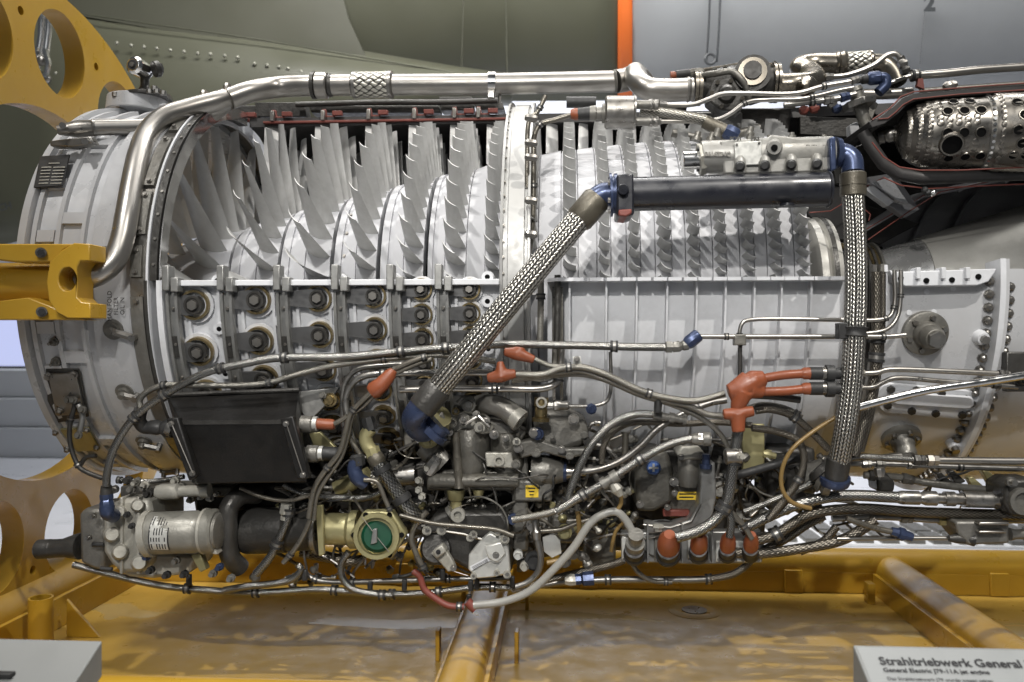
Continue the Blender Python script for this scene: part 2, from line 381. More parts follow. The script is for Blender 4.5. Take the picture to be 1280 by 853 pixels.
# ------------------------------------------------------------------ the aeroplane behind
jet = thing('parked_aeroplane', 'olive and grey painted aeroplane fuselage with an orange band behind the engine', 'aeroplane', (0, 2.6, .3))
YF = 2.5
def skin(name, m, xs, lo, hi, Y0=YF, bulge=.5, n=10, parent=jet):
    """curved fuselage skin between px stations xs; lo / hi give the lower and upper pixel rows"""
    b = MB(); rows = []
    for x in xs:
        l, h = lo(x), hi(x); row = []
        for k in range(n + 1):
            t = k / n; y = l + (h - l) * t; row.append(len(b.v)); b.v.append(W(x, y, Y0 + bulge * (2 * abs(t - .45)) ** 2.2))
        rows.append(row)
    for i in range(len(xs) - 1):
        for k in range(n): b.f.append([rows[i][k], rows[i + 1][k], rows[i + 1][k + 1], rows[i][k + 1]])
    o = b.build(name, m, parent, 0, 60)
    s = o.modifiers.new('skin', 'SOLIDIFY'); s.thickness = .03; s.offset = -1
    return o
def lerp(x, tab):
    for (a, p), (c, q) in zip(tab, tab[1:]):
        if x <= c: return p + (q - p) * max(0, (x - a)) / (c - a)
    return tab[-1][1]
bot = [(-400, 330), (0, 305), (60, 290), (200, 235), (400, 165), (600, 124), (900, 122), (2000, 118)]
fr = lambda a, c, k: [a + (c - a) * i / k for i in range(k + 1)]
skin('aft_skin', 'olive_fuselage', fr(-400, 772, 30), lambda x: lerp(x, bot), lambda x: -330)
skin('orange_band', 'orange_stripe', fr(772, 790, 3), lambda x: lerp(x, bot), lambda x: -330, YF - .004)
skin('forward_skin', 'grey_fuselage', fr(790, 2000, 16), lambda x: lerp(x, bot), lambda x: -330)
# wing root fairing: lighter lobe, its upper edge a raised ridge
rid = [(-250, -60), (100, 15), (200, 30), (320, 47), (430, 66), (560, 88), (700, 108)]
skin('wing_root_fairing', 'olive_fuselage', fr(-250, 640, 24), lambda x: lerp(x, bot) + 2, lambda x: lerp(x, rid), YF - .16, .14, 8)
MB().tube([W(x, lerp(x, rid) + 2, YF - .10) for x in fr(-250, 690, 26)], .004, 6).build('ridge_strip', 'olive_fuselage', jet)
# darker intake cheek with a round edge
pc = [(-200, -120), (418, -120), (424, -20), (436, 25), (452, 60), (470, 92), (490, 118), (430, 100), (320, 58), (100, 20), (-200, -30)]
MB().plate(pc, YF - .05, .03).build('intake_cheek', 'olive_dark', jet)
rv = MB().ball((0, 0, 0), .011, 8, 5).mesh('rivet', 'rivet')
for x, y in [(146, 54), (164, 57), (180, 59), (196, 61), (213, 63), (230, 65), (247, 67), (263, 68), (281, 70), (297, 72), (318, 80), (334, 82), (349, 84), (360, 86), (377, 90), (70, 92), (225, 110)]:
    put(rv, 'rivet', jet, Matrix.Translation(W(x, y, YF - .165 + .012)))
for a, b in (((305, 42), (302, 72)), ((579, 0), (577, 85)), ((632, 0), (634, 100))):
    MB().tube([W(*a, YF - .003), W(*b, YF - .003)], .004, 4).build('panel_seam', 'olive_dark', jet)
for x0, x1 in ((888, 883), (901, 896)):
    MB().tube([W(x0, -20, YF - .001), W(x0 - 2, 30, YF + .0), W(x1, 78, YF)], .006, 4).build('panel_seam', 'marking', jet)
MB().tube([W(1156, 14, YF), W(1150, 80, YF)], .0018, 4).build('panel_seam', 'marking', jet)
c = W(888, 74, YF - .01)
MB().lathe([(0, .006), (.006, .012)]) if False else None
b = MB(); ring = [c + Vector((math.cos(a) * .028, 0, math.sin(a) * .028)) for a in [2 * math.pi * i / 16 for i in range(17)]]
b.tube(ring, .009, 6).build('latch_ring', 'marking', jet)
def text(body, loc, size, m, parent, name='lettering', rot=(R_(90), 0, TH), off=0.0, align='LEFT', ext=.0006):
    cu = bpy.data.curves.new(name, 'FONT'); cu.body = body; cu.size = size; cu.offset = off; cu.extrude = ext; cu.align_x = align; cu.align_y = 'CENTER'
    cu.resolution_u = 3; cu.materials.append(MATS[m])
    t = bpy.data.objects.new(name, cu); COL.objects.link(t)
    me = bpy.data.meshes.new_from_object(t.evaluated_get(bpy.context.evaluated_depsgraph_get())); me.name = name
    bpy.data.objects.remove(t); bpy.data.curves.remove(cu)
    o = bpy.data.objects.new(name, me); COL.objects.link(o); o.location = loc; o.rotation_euler = rot; adopt(o, parent); return o
text('2', W(1162, 5, YF - .02), .12, 'marking', jet, align='CENTER', off=.006)
text('RICH', W(-12, 263, YF - .19), .055, 'marking', jet, rot=(R_(90), R_(-12), 0), off=.001)
text('STUFE', W(714, 116, YF - .05), .03, 'orange_stripe', jet, align='CENTER') if False else None
# undercarriage leg seen through the wheel's hole
ug = thing('undercarriage_leg', 'bright chromed undercarriage leg seen through the upper hole of the yellow wheel', 'landing gear', W(55, 100, 2.0))
MB().tube([W(53, -30, 2.0), W(51, 45, 2.0), W(47, 75, 2.0)], .016, 10).build('piston', 'polished', ug)
MB().tube([W(63, -30, 2.02), W(60, 40, 2.02), W(55, 80, 2.02)], .02, 10).build('strut', 'polished', ug)
MB().tube([W(46, 60, 1.96), W(45, 80, 1.96), W(52, 97, 1.96)], .014, 8).tube([W(56, 62, 1.96), W(61, 80, 1.96), W(57, 98, 1.96)], .014, 8).build('torque_link', 'polished', ug)
for q, r in (((51, 76), .028), ((58, 99), .025), ((49, 97), .022)): MB().ball(W(*q, 1.975), r).build('joint', 'dull_steel', ug)

# ================================================================== YELLOW STAND
st = thing('engine_stand', 'yellow painted steel engine stand with a tray, cross tubes and a big holed wheel', 'stand', (0, 0, -1.15))
ZT = -0.905                                                        # top of the drip tray
MB().box((.2, -.13, ZT - .01), (3.7, 1.17, .02)).build('tray', 'tray_yellow', st)
# rails
def rail(name, a, b, r, **k): return MB().cyl(a, b, r, seg=32).build(name, 'yellow_paint', st)
RY = .50
MB().cyl((-1.62, RY, ZT + .075), (2.05, RY, ZT + .075), .052, seg=28).build('side_rail', 'yellow_paint', st)
MB().box((.2, RY - .045, ZT + .032), (3.6, .014, .064)).build('tray_wall', 'yellow_paint', st, .002)
for px in (158, 505, 736, 992, 1250): 
    x = W(px, 737, RY - .06).x
    MB().box((x, RY - .056, ZT + .036), (.055, .010, .07)).build('wall_gusset', 'yellow_paint', st, .002)
MB().cyl((-1.6, -.62, ZT + .075), (2.05, -.62, ZT + .075), .052, seg=28).build('side_rail', 'yellow_paint', st)
def cross(px, py, r, z, half=True):
    x = W(px, py, RY).x
    MB().cyl((x, RY, z), (x, -.62, z), r, seg=36).build('cross_tube', 'yellow_paint', st)
    for s in (-1, 1): MB().box((x + s * (r + .004), -.06, ZT + (z - ZT) / 2), (.012, 1.06, z - ZT)).build('tube_skirt', 'yellow_paint', st, .002)
    return x
cross(621, 735, .047, ZT + .060)
cross(1108, 720, .05, ZT + .062)
cross(158, 735, .075, ZT + .085)
# upright posts, pins and tabs
for px, py, Y, w, h in ((548, 838, -.16, .010, .075), (668, 0, 0, 0, 0), (646, 836, -.16, .010, .075), (659, 765, .24, .010, .055), (580, 768, .24, .012, .06), (1087, 748, .36, .022, .06), (1167, 745, .4, .022, .04)):
    if w: MB().box((W(px, py, Y).x, Y, ZT + h / 2), (w, .035, h)).build('tab', 'yellow_paint', st, .002)
p = W(51, 800, -.17); MB().stack((p.x, p.y, ZT - .02), (p.x, p.y, ZT + .135), [(0, .029), (1, .029), (1, .024), (.2, .024)], 28).build('socket_tube', 'yellow_paint', st)
x = W(102, 795, .0).x; MB().prism([(0, 0), (.09, 0), (0, .1)], (x, -.06, ZT), (1, 0, 0), (0, 0, 1), .01).build('wall_gusset', 'yellow_paint', st, .002)
p = W(870, 758, .22); MB().stack((p.x, .25, ZT - .006), (p.x, .25, ZT + .006), [(0, .075), (.6, .075), (1, .06), (1, .05), (.6, .035)], 32).build('drain_rim', 'tray_yellow', st)
MB().cyl((p.x, .25, ZT - .01), (p.x, .25, ZT + .004), .036, seg=24).build('drain', 'dull_steel', st)
# the holed wheel at the front end of the stand
XW = -1.40
def holed_ring(x0, th, ri, ro, holes, seg=4):
    me = bpy.data.meshes.new('wheel'); bm = bmesh.new()
    def loop(cy, cz, r, n): 
        vs = [bm.verts.new((x0, cy + r * math.sin(2*math.pi*i/n), cz + r * math.cos(2*math.pi*i/n))) for i in range(n)]
        return [bm.edges.new((vs[i], vs[(i+1) % n])) for i in range(n)]
    E = loop(0, 0, ro, 120) + loop(0, 0, ri, 90)
    for cy, cz, r in holes: E += loop(cy, cz, r, 40 if r > .05 else 14)
    bmesh.ops.triangle_fill(bm, use_beauty=True, use_dissolve=False, edges=E)
    g = bmesh.ops.extrude_face_region(bm, geom=bm.faces[:])
    for v in g['geom']:
        if isinstance(v, bmesh.types.BMVert): v.co.x -= th
    bmesh.ops.recalc_face_normals(bm, faces=bm.faces[:])
    bm.to_mesh(me); bm.free(); me.shade_smooth(); me.set_sharp_from_angle(angle=R_(35)); me.materials.append(MATS['yellow_paint']); return me
hs = []
for i in range(13):
    a = R_(5 + i * 27.69); hs.append((.675 * math.sin(a), .675 * math.cos(a), .118))
    a2 = a + R_(13.85); hs.append((.735 * math.sin(a2), .735 * math.cos(a2), .012))
hs.append((.0, .56, .011)) if False else None
w = bpy.data.objects.new('wheel', holed_ring(XW, .06, .50, .84, hs)); COL.objects.link(w); adopt(w, st)
# bracket clamping the engine on the near side: a welded sleeve with a C shaped claw
bk = MB()
Yb = -.56
bx = lambda px: W(px, 350, Yb).x
zc = W(60, 352, Yb).z; sc_ = S(Yb)
MB().cyl((bx(-60), Yb + .055, zc - .002), (bx(80), Yb + .055, zc - .002), 29 * sc_, seg=36).build('clamp_sleeve', 'yellow_paint', st)
poly = [(112, 305), (112, 326), (100, 326), (96, 334), (96, 372), (102, 378), (113, 379), (113, 398), (84, 398), (70, 390), (61, 376), (58, 352), (62, 328), (76, 314), (92, 304)]

def holed_plate(pp, hs, Y, th, name, m, par, bev=0):
    me = bpy.data.meshes.new(name); bm = bmesh.new(); E = []
    for L in [pp] + [[(x + r * math.cos(R_(a)), y + r2 * math.sin(R_(a))) for a in range(0, 360, 15)] for x, y, r, r2 in hs]:
        vs = [bm.verts.new(W(*q, Y)) for q in L]; E += [bm.edges.new((vs[i], vs[(i + 1) % len(vs)])) for i in range(len(vs))]
    bmesh.ops.triangle_fill(bm, use_beauty=True, use_dissolve=True, edges=E)
    g = bmesh.ops.extrude_face_region(bm, geom=bm.faces[:])
    for v in g['geom']:
        if isinstance(v, bmesh.types.BMVert): v.co.y += th
    bmesh.ops.recalc_face_normals(bm, faces=bm.faces[:]); bm.to_mesh(me); bm.free(); me.shade_smooth(); me.set_sharp_from_angle(angle=R_(35)); me.materials.append(MATS[m])
    o = bpy.data.objects.new(name, me); COL.objects.link(o); adopt(o, par)
    if bev:
        k = o.modifiers.new('bevel', 'BEVEL'); k.width = bev; k.segments = 2; k.limit_method = 'ANGLE'; k.angle_limit = R_(50)
    return o
holed_plate(poly, [(84, 349, 11, 15)], Yb - .04, .06, 'clamp_claw', 'yellow_paint', st, .002)
MB().plate([(-30, 305), (92, 305), (80, 312), (66, 328), (20, 328), (-30, 322)], Yb - .02, .05).build('clamp_cheek', 'yellow_paint', st, .003)
MB().plate([(-30, 400), (112, 400), (84, 397), (66, 384), (35, 372), (-30, 380)], Yb - .02, .05).build('clamp_cheek', 'yellow_paint', st, .003)
for q in ((51, 316), (52, 390)):
    MB().cyl(W(*q, Yb - .03), W(*q, Yb - .02), 6.6 * sc_, seg=20).build('bolt', 'dull_steel', st); MB().cyl(W(*q, Yb - .04), W(*q, Yb - .03), 4.6 * sc_, seg=6).build('bolt', 'rubber', st)
MB().box((bx(50), Yb + .14, zc), (.1, .12, 82 * sc_)).build('clamp_web', 'yellow_paint', st, .004)
MB().cyl((XW - .05, Yb + .03, zc), (bx(-50), Yb + .03, zc), .04, seg=24).build('clamp_arm', 'yellow_paint', st)
# ================================================================== THE JET ENGINE
eng = thing('jet_engine', 'cutaway jet engine with open compressor blades and tangled pipes, resting above the yellow stand', 'jet engine', (0, 0, -.5))
RC = .485
fx = lambda px: xat(px, -RC)
# ---- front frame
ff = MB().lathe([(fx(16), .462), (fx(17), .482), (fx(27), .484), (fx(29), .468), (fx(36), .464), (fx(158), .464), (fx(158), .44), (fx(30), .44)], seg=160).build('front_frame', 'frame_paint', eng)
def band(p0, p1, r, a0, a1, name='raised_rib', m='frame_paint', par=None, r0=.455, seg=40, bev=.004):
    return MB().lathe([(fx(p0), r0), (fx(p0) + .002, r), (fx(p1) - .002, r), (fx(p1), r0)], a0, a1, seg).build(name, m, par or ff, 0)
for a0, a1 in ((9, 74), (-80, -7)):
    band(30, 38, .475, a0, a1); band(60, 68, .474, a0, a1)
    band(92, 99, .474, a0, a1); band(110, 160, .476, a0, a1)
for a in (12, 27.5, 58, -12, -24, -44, -66): band(37, 61, .4748, a - 1.6, a + 1.6, seg=3)
for a in (17, 44, -20, -50): band(66, 95, .4738, a - 1.6, a + 1.6, seg=3)
for a in (70, 80): band(110, 158, .492, a - 1.2, a + 1.2, seg=3)
band(158, 181, .474, 0, 360, 'joint_band', 'dull_steel', seg=120); 
band(181, 186, .486, 0, 360, 'white_flange', 'white_paint', seg=120, r0=.44)
band(186, 197, .486, 0, 91, 'seal_strip', 'cast_dark', seg=60, r0=.45)
band(197, 199, .483, 0, 91, 'seal_lip', 'polished', seg=60, r0=.45)
bolt_m = MB().stack((0, 0, 0), (0, -.010, 0), [(0, .0085), (.35, .0085), (.36, .0062), (1, .0058)], 6).mesh('bolt', 'dull_steel')
rvs = MB().cyl((0, 0, 0), (0, -.003, 0), .0032, seg=8).mesh('rivet', 'steel')
nut_m = MB().stack((0, 0, 0), (0, -.016, 0), [(0, .0125), (.3, .0125), (.3, .0095), (.75, .0095), (1, .006)], 8).mesh('bolt', 'dull_steel')
def on_case(mesh, name, parent, x, phi, r, rot=0, s=1):
    return put(mesh, name, parent, Matrix.Rotation(-R_(phi), 4, 'X') @ Matrix.Translation((x, -r, 0)) @ Matrix.Rotation(rot, 4, 'Y') @ Matrix.Scale(s, 4))
for k in range(11): on_case(rvs, 'rivet', ff, fx(192), 4 + k * 6.5, .486)
# brackets and oil-stained straps on the joint band
for a0, a1, p0, p1 in ((12, 24, 162, 178), (26, 44, 163, 178), (48, 60, 164, 179), (1, 9, 160, 176), (-30, -4, 160, 178)):
    o = band(p0, p1, .482, a0, a1, 'strap', 'cast_metal', seg=8)
    for a in (a0 + 1.2, a1 - 1.2): on_case(bolt_m, 'bolt', o, fx((p0 + p1) / 2), a, .482, s=.75)
def disc_boss(px, py, r, rpx, par, arm=None):
    c = WC(px, py, r); phi = math.degrees(math.atan2(c.z, -c.y)); u = Vector((0, -math.cos(R_(phi)), math.sin(R_(phi)))); q = rpx * S(c.y)
    o = MB().stack(c - u * .005, c + u * .022, [(0, q * 1.5), (.3, q * 1.5), (.3, q), (.6, q), (.6, q * .6), (1, q * .5)], 20).build('boss', 'cast_metal', par)
    if arm:
        d = WC(*arm, r)
        MB().tube([c + u * .012, d + u * .012], q * .55, 6).build('arm', 'dull_steel', o); MB().cyl(d - u * .005, d + u * .02, q * .55, seg=8).build('bolt', 'dull_steel', o)
disc_boss(142, 412, .476, 9, ff, (170, 421)); disc_boss(156, 490, .476, 8, ff, (172, 494)); disc_boss(180, 551, .476, 7, ff, (200, 556)); disc_boss(206, 586, .47, 6, ff, (222, 584))
# mounting pads and hatch plates, lower left
def patch(pp, r, th, name, m, par, bev=.002):
    vs = [WC(x, y, r) for x, y in pp]; b = MB(); n = len(vs); out = []
    for v in vs:
        u = Vector((0, v.y, v.z)).normalized(); out.append(v + u * th)
    mx_, my_ = sum(p[0] for p in pp) / n, sum(p[1] for p in pp) / n; c = WC(mx_, my_, r + th)
    b.add(out + vs + [c], [(i, (i + 1) % n, 2 * n) for i in range(n)] + [list(range(n, 2 * n))[::-1]] + [((i + 1) % n, i, n + i, n + (i + 1) % n) for i in range(n)])
    return b.build(name, m, par, bev)
pk = patch([(58, 460), (100, 460), (112, 520), (72, 528), (60, 500)], .472, .004, 'pocket', 'cast_dark', ff)
hp = patch([(62, 466), (97, 465), (108, 516), (72, 518)], .474, .007, 'hatch_plate', 'dull_steel', ff)
def bolts_px(L, r, par, s=.9, m=None):
    for x, y in L:
        c = WC(x, y, r); on_case(m or bolt_m, 'bolt', par, c.x, math.degrees(math.atan2(c.z, -c.y)), r, s=s)
bolts_px([(61, 470), (93, 468), (103, 514), (75, 514)], .481, hp, 1.1)
hp2 = patch([(66, 535), (112, 533), (126, 560), (84, 563)], .474, .007, 'hatch_plate', 'olive_gold', ff); bolts_px([(70, 540), (109, 537), (121, 559), (84, 561)], .481, hp2)
np_ = patch([(51, 197), (88, 195), (79, 233), (43, 236)], .482, .004, 'name_plate', 'label_black', ff, .0008)
for k, y in enumerate((204, 209, 213, 217, 221, 225, 229)):
    x0 = 51 - (y - 198) * .18 + 3; x1 = 84 - (y - 198) * .23
    segs = [(x0, x0 + (x1 - x0) * .42), (x0 + (x1 - x0) * .5, x1)] if k else [(x0 + 8, x1 - 8)]
    for a, c in segs: patch([(a, y), (c, y - .4), (c, y + .7), (a, y + 1.1)], .4866, .0006, 'plate_entry', 'cast_light', np_, 0)
for pts in ([(64, 440), (69, 420)],): pass
ly = MB()
for q in ((68, 427), (70, 452)): disc_boss(*q, .474, 4, ff)
# small lettering cast on the frame
for i, tx in enumerate(('MANIFOLD', 'FILTER', 'OIL IN')):
    c = WC(139 + i * 8, 383, .478); o = text(tx, c - Vector((0, .006, 0)), .013, 'cast_dark', ff, rot=(R_(90), R_(-90), 0), align='CENTER')
# top lug ring and eye fitting
tp = thing('camera_mount', '', '') if False else None
lug = MB().stack(W(172, 142, -.02), W(172, 123, -.02), [(0, 38 * S(-.02)), (1, 36 * S(-.02))], 28).build('lug_pad', 'frame_paint', eng, .003)
MB().cyl(W(182, 123, -.04), W(182, 119, -.04), 27 * S(0), seg=28).build('lug_plate', 'cast_dark', lug, .002)
MB().plate([(160, 118), (166, 113), (188, 112), (196, 108), (200, 118)], -.06, .08).build('lug_foot', 'cast_dark', lug, .003)
MB().stack(W(181, 115, -.04), W(181, 92, -.04), [(0, .020), (.3, .011), (.7, .011), (1, .02)], 16).build('lug_neck', 'cast_dark', lug)
e = W(175, 86, -.06)
MB().stack(e + Vector((-.004, -.03, .002)), e + Vector((.004, .035, 0)), [(0, .010), (0, .017), (.12, .0235), (.6, .0235), (1, .016)], 26).build('eye_housing', 'polished', lug, .001)
MB().cyl(e + Vector((-.004, -.0315, 0)), e + Vector((-.004, -.028, 0)), .013, seg=20).build('eye_lens', 'rubber', lug)
MB().cyl(e + Vector((-.004, -.036, 0)), e + Vector((-.004, -.03, 0)), .006, seg=16).build('eye_pin', 'dull_steel', lug)
MB().cyl(W(192, 87, -.06), W(199, 86, -.05), 10 * S(0), seg=20).cyl(W(199, 86, -.05), W(202, 86, -.05), 7 * S(0), seg=12).build('eye_knob', 'cast_dark', lug, .002)
for q in ((144, 121), (187, 117), (196, 117), (204, 119), (193, 113)): MB().cyl(W(*q, -.09), W(q[0], q[1] - 5, -.09), 4 * S(0), seg=8).build('bolt', 'dull_steel', lug)
# ---- rotor
stages = [(246, 284, .165, 21), (320, 346, .208, 29), (381, 412, .243, 31), (445, 470, .270, 38), (505, 529, .296, 49), (557, 582, .316, 51), (607, 624, .333, 60), (655, 672, .349, 66),
          (702, 722, .360, 70), (747, 763, .367, 76), (784, 800, .373, 84), (820, 839, .378, 96), (858, 874, .382, 100), (892, 907, .385, 104), (926, 942, .387, 106), (960, 976, .389, 108), (994, 1011, .390, 110)]
TIP = .437
SX = [(xat(a, -r), xat(c, -r), r, n) for a, c, r, n in stages]
prof = [(SX[0][0] - .12, .05), (SX[0][0] - .12, .12), (SX[0][0] - .03, .16), (SX[0][0] - .004, .163)]
for i, (x0, x1, r, n) in enumerate(SX):
    prof += [(x0, r), (x1, r + .004)]
    if i < len(SX) - 1:
        y0, _, r2, _ = SX[i + 1]; g = y0 - x1
        if i < 5:
            prof += [(x1 + .001, r - .03), (x1 + .010, r - .03), (x1 + .011, r + .004 + (r2 - r) * .2), (x1 + g * .40, r + (r2 - r) * .5), (x1 + g * .405, r + (r2 - r) * .5 - .006), (x1 + g * .60, r + (r2 - r) * .65 - .006), (x1 + g * .605, r + (r2 - r) * .65 + .002), (y0 - .004, r2 - .003), (y0 - .003, r2 - .008), (y0 - .001, r2 - .008)]
        else:
            prof += [(x1 + .0008, r - .004), (x1 + .002, r - .004), (x1 + .0025, r + .003), (y0 - .0025, r2 + .001), (y0 - .002, r2 - .005), (y0 - .0008, r2 - .005)]
xe = SX[-1][1]
prof += [(xe + .004, .388), (xe + .005, .05)]
rotor = MB().lathe(prof, 0, 360, 144).build('compressor_rotor', 'drum', eng, 0, 32)
for i in range(5): 
    x1, r = SX[i][1], SX[i][2]; MB().lathe([(x1 + .0012, r - .029), (x1 + .0098, r - .029), (x1 + .0098, r - .031), (x1 + .0012, r - .031)], 0, 360, 96).build('gap_shade', 'slot_shade', rotor)  # black ring paints the shade at the bottom of each groove
# balance bolts between the third and fourth stage
for i, k in ((2, 3),): 
    for a in range(0, 70, 14): on_case(bolt_m, 'bolt', rotor, SX[i][1] + (SX[i + 1][0] - SX[i][1]) * .5, a + 3, SX[i][2] + .008, s=.6)
def blade_mesh(c, r0, r1, b0, b1, cam, name='rotor_blade', th=.07, ns=7, nc=6, m='blade', taper=.85):
    B = MB()
    for side in (1, -1):
        for i in range(ns + 1):
            t = i / ns; r = r0 + (r1 - r0) * t; be = R_(b0 + (b1 - b0) * t); ck = c / math.cos(R_(b0)) * (1 - (1 - taper) * t)
            for j in range(nc + 1):
                s = j / nc; e = -cam * ck * 4 * s * (1 - s) + side * .5 * th * ck * (4 * s * (1 - s)) ** .6 * (1 - .45 * t)
                u = (s - .5) * ck
                B.v.append(Vector((u * math.cos(be) + e * math.sin(be), -r, -u * math.sin(be) + e * math.cos(be))))
    n = nc + 1; K = (ns + 1) * n
    for i in range(ns):
        for j in range(nc):
            a = i * n + j; B.f.append([a, a + 1, a + n + 1, a + n]); B.f.append([K + a, K + a + n, K + a + n + 1, K + a + 1])
    for i in range(ns):
        for j in (0, nc): a = i * n + j; B.f.append([a, a + n, K + a + n, K + a])
    a = ns * n
    for j in range(nc): B.f.append([a + j, a + j + 1, K + a + j + 1, K + a + j])
    return B
far = MB()
for i, (x0, x1, r, n) in enumerate(SX):
    c = (x1 - x0) * 1.02; t = i / 16
    b0 = 14 + 10 * t; b1 = 52 - 14 * min(1, t * 1.6)
    if i >= 8: b0, b1, c = 26, 34, c * .88
    taper = .9 - .25 * max(0, 1 - t * 3)
    if i == 0: taper = .82
    B = blade_mesh(c, r - .006, TIP - .004 * (i == 0) - .006 * (i >= 8), b0, b1, .10 + .03 * t, th=.075, ns=7 if i < 8 else 4, taper=taper)
    me = B.mesh('rotor_blade', 'blade', 50); xm = (x0 + x1) / 2 - (.012 if i == 0 else 0)
    off = random.uniform(0, 360 / n)
    for k in range(n):
        a = off + 360 * k / n
        a = (a + 40) % 360 - 40
        if -3 < a < (86 if i < 8 else 78): put(me, 'rotor_blade', rotor, Matrix.Translation((xm, 0, 0)) @ Matrix.Rotation(-R_(a), 4, 'X'))
        elif 78 <= a < 150:
            Mx = Matrix.Translation((xm, 0, 0)) @ Matrix.Rotation(-R_(a), 4, 'X'); far.add([Mx @ v for v in B.v], B.f)
stuff(far.build('rear_blades', 'blade', rotor, 0, 50))
# ---- inlet guide vanes and stator vanes hanging in the far half case
xg = SX[0][0] - .075
B = blade_mesh(.05, .15, .44, 6, 16, .05, th=.06, ns=4, taper=1.0); gm = B.mesh('guide_vane', 'blade', 50)
for k in range(20): put(gm, 'guide_vane', ff, Matrix.Translation((xg, 0, 0)) @ Matrix.Rotation(-R_(k * 18 + 4), 4, 'X'))
fc_x0, fc_x1 = fx(199), fx(1012)
upper = MB().lathe([(fc_x0, .452), (fx(618), .452), (fx(690), .452), (fc_x1, .450), (fc_x1, .476), (fc_x0, .476)], 93, 182, 60).build('upper_case', 'dark_case', eng)
sv = MB(); 
for i in range(len(SX) - 1):
    x1, y0, r = SX[i][1], SX[i + 1][0], SX[i + 1][2]
    if y0 - x1 < .03: pass
    g = (y0 - x1); B = blade_mesh(g * .62, r + .012, .455, -14, -28, .08, 'stator_vane', th=.07, ns=3, taper=1.0)
    me = B.mesh('stator_vane', 'blade', 50); n = int(SX[i + 1][3] * .8); xm = (x1 + y0) / 2 + (.006 if i < 6 else 0)
    for k in range(n):
        a = 95 + 360 * k / n
        if a > 178: break
        Mx = Matrix.Translation((xm, 0, 0)) @ Matrix.Rotation(-R_(a), 4, 'X')
        if a < 118 and i < 9: put(me, 'stator_vane', upper, Mx)
        else: sv.add([Mx @ v for v in B.v], B.f)
stuff(sv.build('far_stator_vanes', 'blade', upper, 0, 50))
# painted red cut edge with its lever cut-outs
b = MB(); 
zt = lambda r: r * math.sin(R_(92.6)); yt = lambda r: -r * math.cos(R_(92.6)) 
x = fc_x0
MB().box(((fc_x0 + fx(625)) / 2 + .02, yt(.465) - .002, zt(.462)), (fx(625) - fc_x0 - .04, .010, .006)).build('cut_edge', 'red_paint', upper, .001)
for px in (300, 345, 408, 465, 522, 572, 602):
    x = W(px, 140, .02).x
    MB().prism([(-.02, 0), (-.013, .03), (-.004, .03), (-.001, .012), (.02, .012), (.022, 0)], (x, yt(.465) + .004, zt(.468)), (1, 0, 0), (0, 0, 1), -.012).build('cut_lug', 'red_paint', upper, .001)
    MB().box((x - .008, yt(.465) - .006, zt(.478)), (.010, .012, .026)).build('vane_stem', 'steel', upper, .001)
    MB().box((x + .03, yt(.465), zt(.484)), (.026, .014, .012)).build('cut_frame', 'red_paint', upper, .001)
for a, c, y0, y1 in ((318, 380, 128, 146), (386, 548, 132, 141), (548, 590, 121, 138), (592, 628, 128, 137), (205, 320, 132, 148)):
    MB().plate([(a, y0), (c, y0), (c + 3, y1), (a + 3, y1)], .07, .05).build('actuator_rail', 'cast_dark', upper, .002)
hose('actuator_rod', [(370, 131), (480, 128), (552, 128), (622, 126)], .05, 4, 'cast_dark', upper)
# ---- middle flange
mf = MB().lathe([(fx(624), .43), (fx(624), .478), (fx(627.5), .480), (fx(628), .470), (fx(633), .470), (fx(634), .474), (fx(654), .474), (fx(655), .468), (fx(658), .468), (fx(659), .478), (fx(662), .478), (fx(662), .43)], 0, 360, 160).build('middle_flange', 'middle_metal' if 'middle_metal' in MATS else 'white_paint', eng)
for k in range(46): on_case(bolt_m, 'bolt', mf, fx(628), -60 + k * 4.1, .474, s=.45)
# ---- lower front case
XA, XB = fx(197), fx(624)
lc = MB().lathe([(XA, .43), (XA, .456), (XB, .456), (XB, .43)], -182, 0, 90).build('front_lower_case', 'white_paint', eng)
MB().box(((XA + XB) / 2, -.462, -.006), (XB - XA, .058, .012)).build('split_flange', 'white_paint', lc, .0015)
MB().box(((XA + XB) / 2, .462, -.006), (XB - XA, .058, .012)).build('split_flange', 'white_paint', lc, .0015)
MB().lathe([(XA, .44), (XA, .492), (fx(204), .492), (fx(204), .44)], -182, 0, 60).build('case_flange', 'white_paint', lc)
MB().lathe([(fx(180), .462), (fx(180), .487), (fx(184), .487), (fx(184), .462)], -182, 0, 60).build('case_flange', 'cast_dark', lc)
cols = [(214, 246, 381, 59, 21), (282, 323, 375, 51, 20), (352, 400, 373, 45, 18.5), (424, 469, 370, 41, 17), (493, 528, 362, 30.5, 15), (553, 588, 362, 29, 14.5)]
bush = MB().stack((0, 0, 0), (0, -.018, 0), [(0, 1), (1, 1), (1, .84), (.2, .82)], 24)
